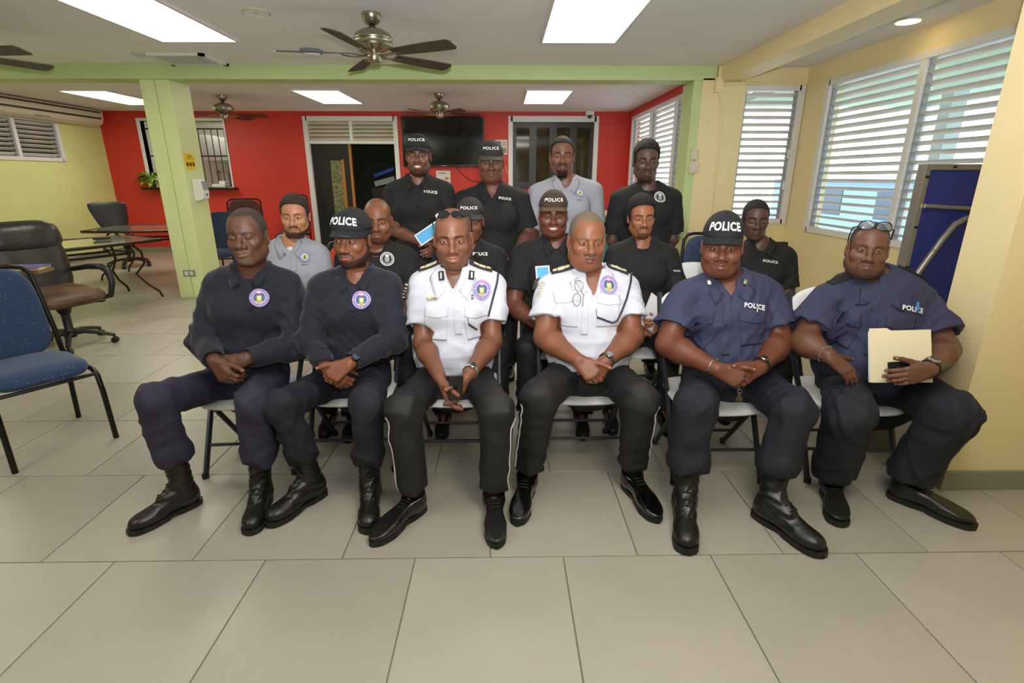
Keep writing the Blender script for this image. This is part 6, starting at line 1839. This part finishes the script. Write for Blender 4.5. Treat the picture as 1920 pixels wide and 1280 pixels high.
q = stand('man_l', 'bearded man in a grey polo standing before the dark window', (1055, 292, 3.76), (1060, 345, 3.85), (1008, 364, 3.87), (1112, 360, 3.87), armsback=True, tyaw=-3,
    skin=(116, 78, 62), chestw=.178, waistw=.165, hipw=.165, head=dict(scale=1.06, yaw=-3, pitch=0, fw=.98, jw=.96, nose=1.1, neck=.060, hair=.005, beard=.9, beardtype='goatee', lipcol=(110, 68, 62), eyeopen=.75),
    shirt=dict(type='polo', collar=.78, mat=m_greypolo, vdepth=.055, sleeve=.80, flare=.026))
q.crest('gold', 1086, 363, .029); q.text('MARINE', 1086, 376, .006, .036, M('black thread')); q.sheet('placket', 1062, 372, (.03, .12), m_greypolo); q.button(1061, 362, .005, m_greypolo); q.button(1061, 372, .005, m_greypolo)
q = stand('man_m', 'man in black tee with round white crest standing by the louvers', (1215, 303, 3.76), (1214, 355, 3.86), (1162, 375, 3.88), (1260, 373, 3.88), armsback=True, tyaw=-8,
    skin=(88, 65, 55), chestw=.172, waistw=.16, hipw=.16, head=dict(scale=1.08, yaw=-6, pitch=4, fw=.98, jw=.96, nose=1.05, neck=.058, hair=.009, hairtop=1.3, curl=.002, beard=.5, beardtype='goatee', lipcol=(92, 60, 55), eyeopen=.65),
    shirt=dict(type='tee', mat=m_blktee, sleeve=.84, flare=.03))
q.crest('white', 1236, 372, .042)
# =================================================================== UNIFORM DETAILS AND HELD THINGS
m_epau = M('black epaulet cloth', (34, 34, 38), 0.8)
m_braid = M('cream braid', (206, 196, 160), 0.6)
m_cord = M('charcoal cord', (52, 52, 60), 0.7)
m_patch = M('sleeve patch', (60, 56, 40), 0.7)
m_btn = M('pearl button', (222, 222, 228), 0.3)
P3, P4, P5, P6 = PEOPLE['man_c'], PEOPLE['man_d'], PEOPLE['man_e'], PEOPLE['man_f']
def flap(w, h):
    return lambda u, v: (u * w / 2, v * h / 2 - (.012 * (1 - abs(u)) if v < 0 else 0) * (-v))
def uniform_white(p, pk, flaps, pl, btns, cr, epR, epL, cord, gorget=None):
    for (x, y) in pk: p.sheet('pocket', x, y, (.110, .120), m_whiteshirt, off=.003, thick=.002)
    for (x, y) in flaps: p.sheet('pocket_flap', x, y, flap(.114, .048), m_whiteshirt, off=.006, thick=.003)
    p.sheet('placket', pl[0], pl[1], (.034, pl[2]), m_whiteshirt, off=.003, thick=.002, nv=24)
    for (x, y) in btns: p.button(x, y, .0055, m_btn)
    p.crest('colour', cr[0], cr[1], .046)
    for nm in 'RL':
        sh, nk = p.q['sh' + nm], p.nk
        c = lerp(nk, sh, .72) + UP * .05; ud = nrm(sh - nk); ud[2] *= .5
        o = p.sheet('epaulet', c, 0, lambda u, v: (u * .055, v * .024), m_epau, off=.006, thick=.004, u_dir=ud, n_dir=UP * .9 + p.f * .35)
        for k, (uu, rr) in enumerate([(-.022, .012), (.008, .016), (.038, .010)]):
            c2 = c + nrm(ud) * uu
            o2 = p.sheet('rank_pip', c2, 0, lambda u, v: (u * rr, v * rr * .8), m_braid, off=.012, thick=.003, u_dir=ud, n_dir=UP * .9 + p.f * .35, nu=4, nv=4, parent=o)
    p.cord('lanyard', cord, .0055, m_cord)
uniform_white(P3, [(818, 612), (895, 612)], [(818, 583), (893, 583)], (858, 590, .20), [(857, 548), (861, 580), (862, 610), (866, 640)], (901, 543),
              None, None, [(933, 514), (931, 530), (924, 560), (916, 590), (913, 610), (911, 618), (902, 620), (893, 616), (884, 610), (879, 606)])
uniform_white(P4, [(1062, 590), (1140, 590)], [(1062, 556), (1142, 560)], (1096, 590, .20), [(1098, 560), (1098, 592), (1097, 622), (1094, 648)], (1140, 535),
              None, None, [(1184, 512), (1181, 530), (1174, 560), (1164, 585), (1156, 600), (1148, 604), (1138, 601), (1128, 597), (1119, 594)])
for sg, (x, y) in ((-1, (829, 517)), (1, (883, 517))):      # gorget patches on the collar
    g = P3.sheet('gorget_patch', x, y, (.026, .044), m_epau, off=.014, thick=.003, rot=-sg * .1)
    P3.sheet('gorget_braid', x, y, (.008, .030), M('silver braid', (206, 206, 206), 0.4, 0.6), off=.019, thick=.003, parent=g)
np_ = P3.sheet('nameplate', 811, 560, (.052, .012), M('brass plate', (170, 150, 110), 0.3, 0.8), off=.006, thick=.004)
P3.sheet('pen', 885, 558, (.010, .020), M('pen clip', (110, 110, 110), 0.3, 0.8), off=.012, thick=.004, nu=3, nv=3)
P3.cord('whistle_chain', [(879, 606), (877, 598), (875, 590)], .002, m_silver)
P4.cord('whistle_chain', [(1119, 594), (1118, 585), (1117, 578)], .002, m_silver)
for p, (x, y) in ((P3, (766, 546)), (P4, (1006, 532))):
    g = p.sheet('sleeve_patch', x, y, (.036, .080), m_patch, off=.012, thick=.004, rot=-.15)
    for k in range(5):
        p.sheet('patch_stripe', x + 1 - k * 1.2, y - 12 + k * 6, (.022, .006), m_braid, off=.018, thick=.002, nu=3, nv=3, parent=g, rot=-.15)
# trouser piping
def piping(p, n, sg, t0=0.05, t1=.9):
    kn, an = p.q['kn' + n], p.q['an' + n]; pts = []
    for t in np.linspace(t0, t1, 14):
        c = lerp(kn, an, t); pts.append(c + p.sd * sg * .12 - p.f * -.03)
    P = p.T.drape(np.array(pts), p.sd * sg, .001, back=.04)
    mb = MB(); mb.tube([tuple(a) for a in P], .0035, 6); p.add('piping', mb.mesh('piping', True), M('white piping', (230, 230, 230), 0.6), p.trousers)
for p in (P3, P4):
    piping(p, 'L', 1); piping(p, 'R', -1)
P3.watch('L', .94, (196, 196, 196), (40, 40, 44), (210, 210, 210), .017, .034, link=True)
P4.watch('L', .97, (60, 60, 62), (120, 130, 136), (150, 150, 150), .018, .037)
P5.watch('L', .95, (24, 24, 26), (30, 30, 32), (150, 150, 150), .018, .039)
P6.watch('L', .95, (26, 26, 28), (30, 32, 34), (190, 190, 190), .023, .040)
P5.band('bracelet', 'R', .93, .040, m_silver, tube=.0045, k=.003)
P6.band('bracelet', 'R', .92, .040, m_silver, tube=.0045, k=.003)

# navy uniform shirts
for p, word, fl, pk, pl, pens, bt in ((P5, (1414, 575), [(1312, 592), (1414, 592)], [(1312, 622), (1414, 622)], (1362, 610, .26), (1417, 582), [(1358, 575), (1360, 610), (1361, 645)]),
                                 (P6, (1709, 580), [(1580, 588), (1690, 604)], [(1580, 618), (1690, 634)], (1634, 612, .26), (1716, 580), [(1633, 580), (1632, 615), (1630, 650)])):
    for (x, y) in pk: p.sheet('pocket', x, y, (.125, .125), m_blushirt, off=.003, thick=.002)
    for (x, y) in fl: p.sheet('pocket_flap', x, y, flap(.130, .052), m_blushirt, off=.006, thick=.003)
    p.sheet('placket', pl[0], pl[1], (.036, pl[2]), m_blushirt, off=.003, thick=.002, nv=24)
    p.text('POLICE', word[0], word[1], .025, .098, o_=.014, rot=-.03)
    for (x, y) in bt: p.button(x, y, .005, M('navy button', (34, 36, 54), 0.4))
P5.sheet('pen', 1417, 582, (.006, .034), m_silver, off=.014, thick=.004, nu=3, nv=3)
P6.sheet('pen', 1716, 577, (.009, .052), M('blue pen plastic', (38, 120, 190), 0.3), off=.014, thick=.004, nu=3, nv=3)
for (x, y), r in (((1330, 531), .25), ((1394, 531), -.1)):
    P5.sheet('collar_pin', x, y, (.018, .026), M('pin silver', (206, 198, 170), 0.3, 0.9), off=.016, thick=.004, nu=4, nv=4, rot=r)
mb = MB(); c_ = P5.nk + P5.f * .066 - UP * .030; mb.ball(tuple(c_), (.030, .022, .026)); P5.add('undershirt', mb.mesh('undershirt', True), m_blktee)
for nm in 'RL':
    c = lerp(P6.nk, P6.q['sh' + nm], .72) + UP * .05; ud = nrm(P6.q['sh' + nm] - P6.nk); ud[2] *= .5
    P6.sheet('epaulet', c, 0, lambda u, v: (u * .06, v * .026), M('black strap', (22, 22, 26), 0.8), off=.006, thick=.004, u_dir=ud, n_dir=UP * .9 + P6.f * .35)

# glasses
P3.glasses('sunglasses', 'dark sunglasses pushed up on the head of a white-shirted man', M('dark lens', (8, 8, 9), 0.06), M('black frame', (14, 14, 14), 0.25), z=.110, y=-.058)
P6.glasses('sunglasses', 'thin-framed sunglasses pushed up on the large man holding a folder', M('pale grey lens', (120, 130, 140), 0.05, 0.3, alpha=.45), M('black frame'), z=.112, y=-.064, tilt=.35, rad=.0026)
# rings
for p, tk in ((PEOPLE['man_b'], 2), (P4, 2)):
    pass

# things in hands
def slab(name, c, ux, uy, w, h, t, mat, label, cat, bevel=.003):
    ux = nrm(ux); uy = nrm(np.asarray(uy) - ux * np.dot(uy, ux)); n = np.cross(ux, uy)
    e = thing(name, label, cat, tuple(map(float, c)))
    mb = MB(); mb.box((-w / 2, -h / 2, -t / 2), (w / 2, h / 2, t / 2)); me = mb.mesh(name, False, bevel)
    me.transform(Matrix(((ux[0], uy[0], n[0], 0), (ux[1], uy[1], n[1], 0), (ux[2], uy[2], n[2], 0), (0, 0, 0, 1))))
    o = part('body', me, mat, e); return e, ux, uy, n
ph, ux, uy, n = slab('mobile_phone', atY(855, 727, 2.13), (.95, .3, 0), (.05, -.25, 1), .062, .125, .010, m_phone, 'black phone held upright between the hands of a white-shirted man', 'phone')
mb = MB(); mb.box((-.028, -.055, -.0065), (.028, .05, -.0055)); me = mb.mesh('case'); me.transform(Matrix(((ux[0], uy[0], n[0], 0), (ux[1], uy[1], n[1], 0), (ux[2], uy[2], n[2], 0), (0, 0, 0, 1)))); part('case_back', me, M('blue phone case', (30, 40, 150), 0.4), ph)
# manila folder
fo = thing('manila_folder', 'cream manila folder with papers held on the lap', 'folder', tuple(atY(1685, 670, 2.20)))
c_ = atY(1688, 668, 2.20); fx = nrm(np.array([.93, -.25, .10])); fy = nrm(np.array([.10, .28, .95])); fy = nrm(fy - fx * (fx @ fy)); fn = np.cross(fx, fy)
def fold_sheet(name, w, h, off, mat, tab=False, bend=.02, dx=0, dy=0):
    nu, nv = 14, 10; V = []
    for lay in (0, 1):
        for j in range(nv + 1):
            for i in range(nu + 1):
                u = -1 + 2 * i / nu; v = -1 + 2 * j / nv
                hh = h / 2 + (.012 if (tab and j == nv and u < -.35) else 0)
                y_ = v * h / 2 if j < nv else hh
                V.append(c_ + fx * (u * w / 2 + dx) + fy * (y_ + dy) + fn * (off + bend * max(0, -u - .1) ** 2 * (1 - .5 * v) + (.0008 if lay else 0)))
    W_ = nu + 1; N_ = W_ * (nv + 1); Q = []
    for j in range(nv):
        for i in range(nu):
            a = j * W_ + i; Q += [(a, a + 1, a + W_ + 1, a + W_), (N_ + a, N_ + a + W_, N_ + a + W_ + 1, N_ + a + 1)]
    part(name, raw_mesh(name, np.array(V), Q), mat, fo, world=True)
m_man = M('manila card', (232, 220, 182), 0.6, noise=(4, 0.02))
fold_sheet('folder_cover', .238, .235, -.004, m_man, bend=-.02)
fold_sheet('paper', .226, .215, -.002, M('paper white', (240, 240, 244), 0.6), bend=-.016, dx=-.008, dy=.004)
fold_sheet('folder_back', .238, .235, .004, m_man, tab=True, bend=-.012)
ph2, ux, uy, n = slab('mobile_phone', atY(1690, 690, 2.145), (.95, -.2, .12), (-.1, .3, .95), .105, .060, .010, M('dark phone', (26, 26, 28), 0.25), 'dark phone with square ring held against the folder', 'phone')
Mx = Matrix(((ux[0], uy[0], -n[0], 0), (ux[1], uy[1], -n[1], 0), (ux[2], uy[2], -n[2], 0), (0, 0, 0, 1)))
mb = MB(); mb.tube([(-.022, -.015, .008), (-.004, -.015, .008), (-.002, .006, .008), (-.018, .010, .008)], .0018, 6, closed=True); me = mb.mesh('ring_stand', True)
me.transform(Matrix(((ux[0], uy[0], n[0], 0), (ux[1], uy[1], n[1], 0), (ux[2], uy[2], n[2], 0), (0, 0, 0, 1)))); part('ring_stand', me, m_silver, ph2)
# eyeglasses hanging on the white shirt
ge = thing('eyeglasses', 'thin eyeglasses hanging from the open collar of a white shirt', 'glasses', tuple(P4.pt(1087, 550)))
for (x, y, w, h) in ((1086, 538, 15, 22), (1082, 563, 14, 22)):
    P = np.array([P4.pt(x + w / 2 * cos(t), y + h / 2 * sin(t)) for t in np.linspace(0, 2 * pi, 19)[:-1]]); P = P4.S.pushout(P, .016); mb = MB(); mb.tube([tuple(a) for a in P], .0015, 5, closed=True); part('rim', mb.mesh('rim', True), M('bronze wire', (96, 84, 70), 0.3, 0.8), ge, world=True)
    k = len(P); mb = MB(); mb.add(list(map(tuple, P)), [tuple(range(k))]); part('lens', mb.mesh('lens'), M('clear lens', (230, 230, 226), 0.05, alpha=.25), ge, world=True)
P = P4.S.pushout(np.array([P4.pt(x, y) for x, y in ((1078, 526), (1086, 540), (1094, 555), (1092, 575))]), .014); mb = MB(); mb.tube([tuple(a) for a in P], .0016, 5); part('temple', mb.mesh('temple', True), M('bronze wire'), ge, world=True)
# keys under the clasped hands
kx = atY(1386, 740, 2.09)
ke = thing('keys', 'small bunch of keys hanging below clasped hands', 'keys', tuple(kx))
for k, a in enumerate((-.25, .05, .3)):
    mb = MB(); d_ = Vector((sin(a), -.05 * k, -cos(a))); s_ = Vector((cos(a), 0, sin(a)))
    c0 = Vector((0, 0, .012)); mb.add([tuple(c0 + s_ * .002), tuple(c0 - s_ * .002), tuple(c0 + d_ * .042 - s_ * .004), tuple(c0 + d_ * .042 + s_ * .006)] + [tuple(c0 + s_ * .002 + Vector((0, .0018, 0))), tuple(c0 - s_ * .002 + Vector((0, .0018, 0))), tuple(c0 + d_ * .042 - s_ * .004 + Vector((0, .0018, 0))), tuple(c0 + d_ * .042 + s_ * .006 + Vector((0, .0018, 0)))], [(0, 1, 2, 3), (7, 6, 5, 4), (0, 4, 5, 1), (1, 5, 6, 2), (2, 6, 7, 3), (3, 7, 4, 0)])
    part('key', mb, M('dull brass', (112, 98, 72), 0.4, 0.8), ke)
mb = MB(); mb.tube([(.010 * cos(t), 0, .016 + .010 * sin(t)) for t in np.linspace(0, 2 * pi, 15)[:-1]], .0012, 5, closed=True); part('key_ring', mb.mesh('key_ring', True), m_silver, ke)
# leaflets and papers
m_leaf = M('blue leaflet print', (84, 176, 226), 0.5, noise=(6, 0.12))
def leaflet(name, c, ux, uy, w, h, label, blue=True):
    e, ux, uy, n = slab(name, c, ux, uy, w, h, .002, M('paper white'), label, 'leaflet' if blue else 'paper', 0)
    if blue:
        for sg in (-1, 1):
            mb = MB(); mb.box((-w / 2 + .008, -h / 2 + .008, sg * .0012 - .0002), (w / 2 - .008, h / 2 - .008, sg * .0012 + .0002)); me = mb.mesh('print'); me.transform(Matrix(((ux[0], uy[0], n[0], 0), (ux[1], uy[1], n[1], 0), (ux[2], uy[2], n[2], 0), (0, 0, 0, 1)))); part('print', me, m_leaf, e)
leaflet('leaflet', atY(803, 438, 3.58), (.85, .1, .55), (-.5, .2, .85), .17, .085, 'blue leaflet held by the tall standing man')
leaflet('leaflet', atY(1018, 514, 3.08), (1, .1, .05), (0, .3, 1), .085, .10, 'blue leaflet on the lap of the smiling seated woman')
leaflet('paper_sheet', atY(1222, 585, 3.02), (.75, .35, -.55), (.2, .3, .9), .12, .20, 'white folded paper held between two front row men', blue=False)
# teal flag-like board behind the standing man

# shoulder microphone of the young man by the wall
pj = PEOPLE['man_j']; c = lerp(pj.nk, pj.q['shL'], .80) + UP * .06
mb = MB(); mb.box(tuple(c - np.array([.03, .02, .015])), tuple(c + np.array([.03, .02, .035]))); mb.tube([tuple(c + np.array([.02, 0, .02])), tuple(c + np.array([.07, -.01, -.04])), tuple(c + np.array([.09, -.02, -.16]))], .006, 7)
pj.add('shoulder_microphone', mb.mesh('shoulder_microphone'), m_plas, pj.shirt)
# rings on fingers
def ring(p, n, fi, t=.45):
    hd = dict(p.o['hand' + n]); fd = nrm(p.q['wr' + n] - p.q['el' + n]); tips = []
    d = nrm(hd['d']); pn = nrm(np.asarray(hd['pn'], float) - d * np.dot(hd['pn'], d)); sg = 1 if n == 'R' else -1; tt = np.cross(d, pn) * sg; s_ = p.o.get('hs', 1.0)
    base = [.088, .092, .087, .078][fi]; off = [.028, .0095, -.0095, -.027][fi]; L = [.076, .085, .078, .060][fi]
    b0 = p.q['wr' + n] + fd * .012 + (d * base + tt * off - pn * .004) * s_; an = radians(hd['curl'][0] * (1 + .06 * fi)); dd = nrm(d + tt * hd.get('spread', .05) * (1.5 - fi)); v = dd * cos(an) + pn * sin(an)
    c = b0 + v * L * .44 * t * s_; a = nrm(np.cross(v, UP)); bq = np.cross(v, a)
    mb = MB(); mb.tube([tuple(c + (a * cos(q_) + bq * sin(q_)) * .0108 * s_) for q_ in np.linspace(0, 2 * pi, 21)[:-1]], .0024, 6, closed=True); p.add('finger_ring', mb.mesh('finger_ring', True), m_gold)
ring(PEOPLE['man_b'], 'L', 2); ring(P4, 'L', 2, .8)
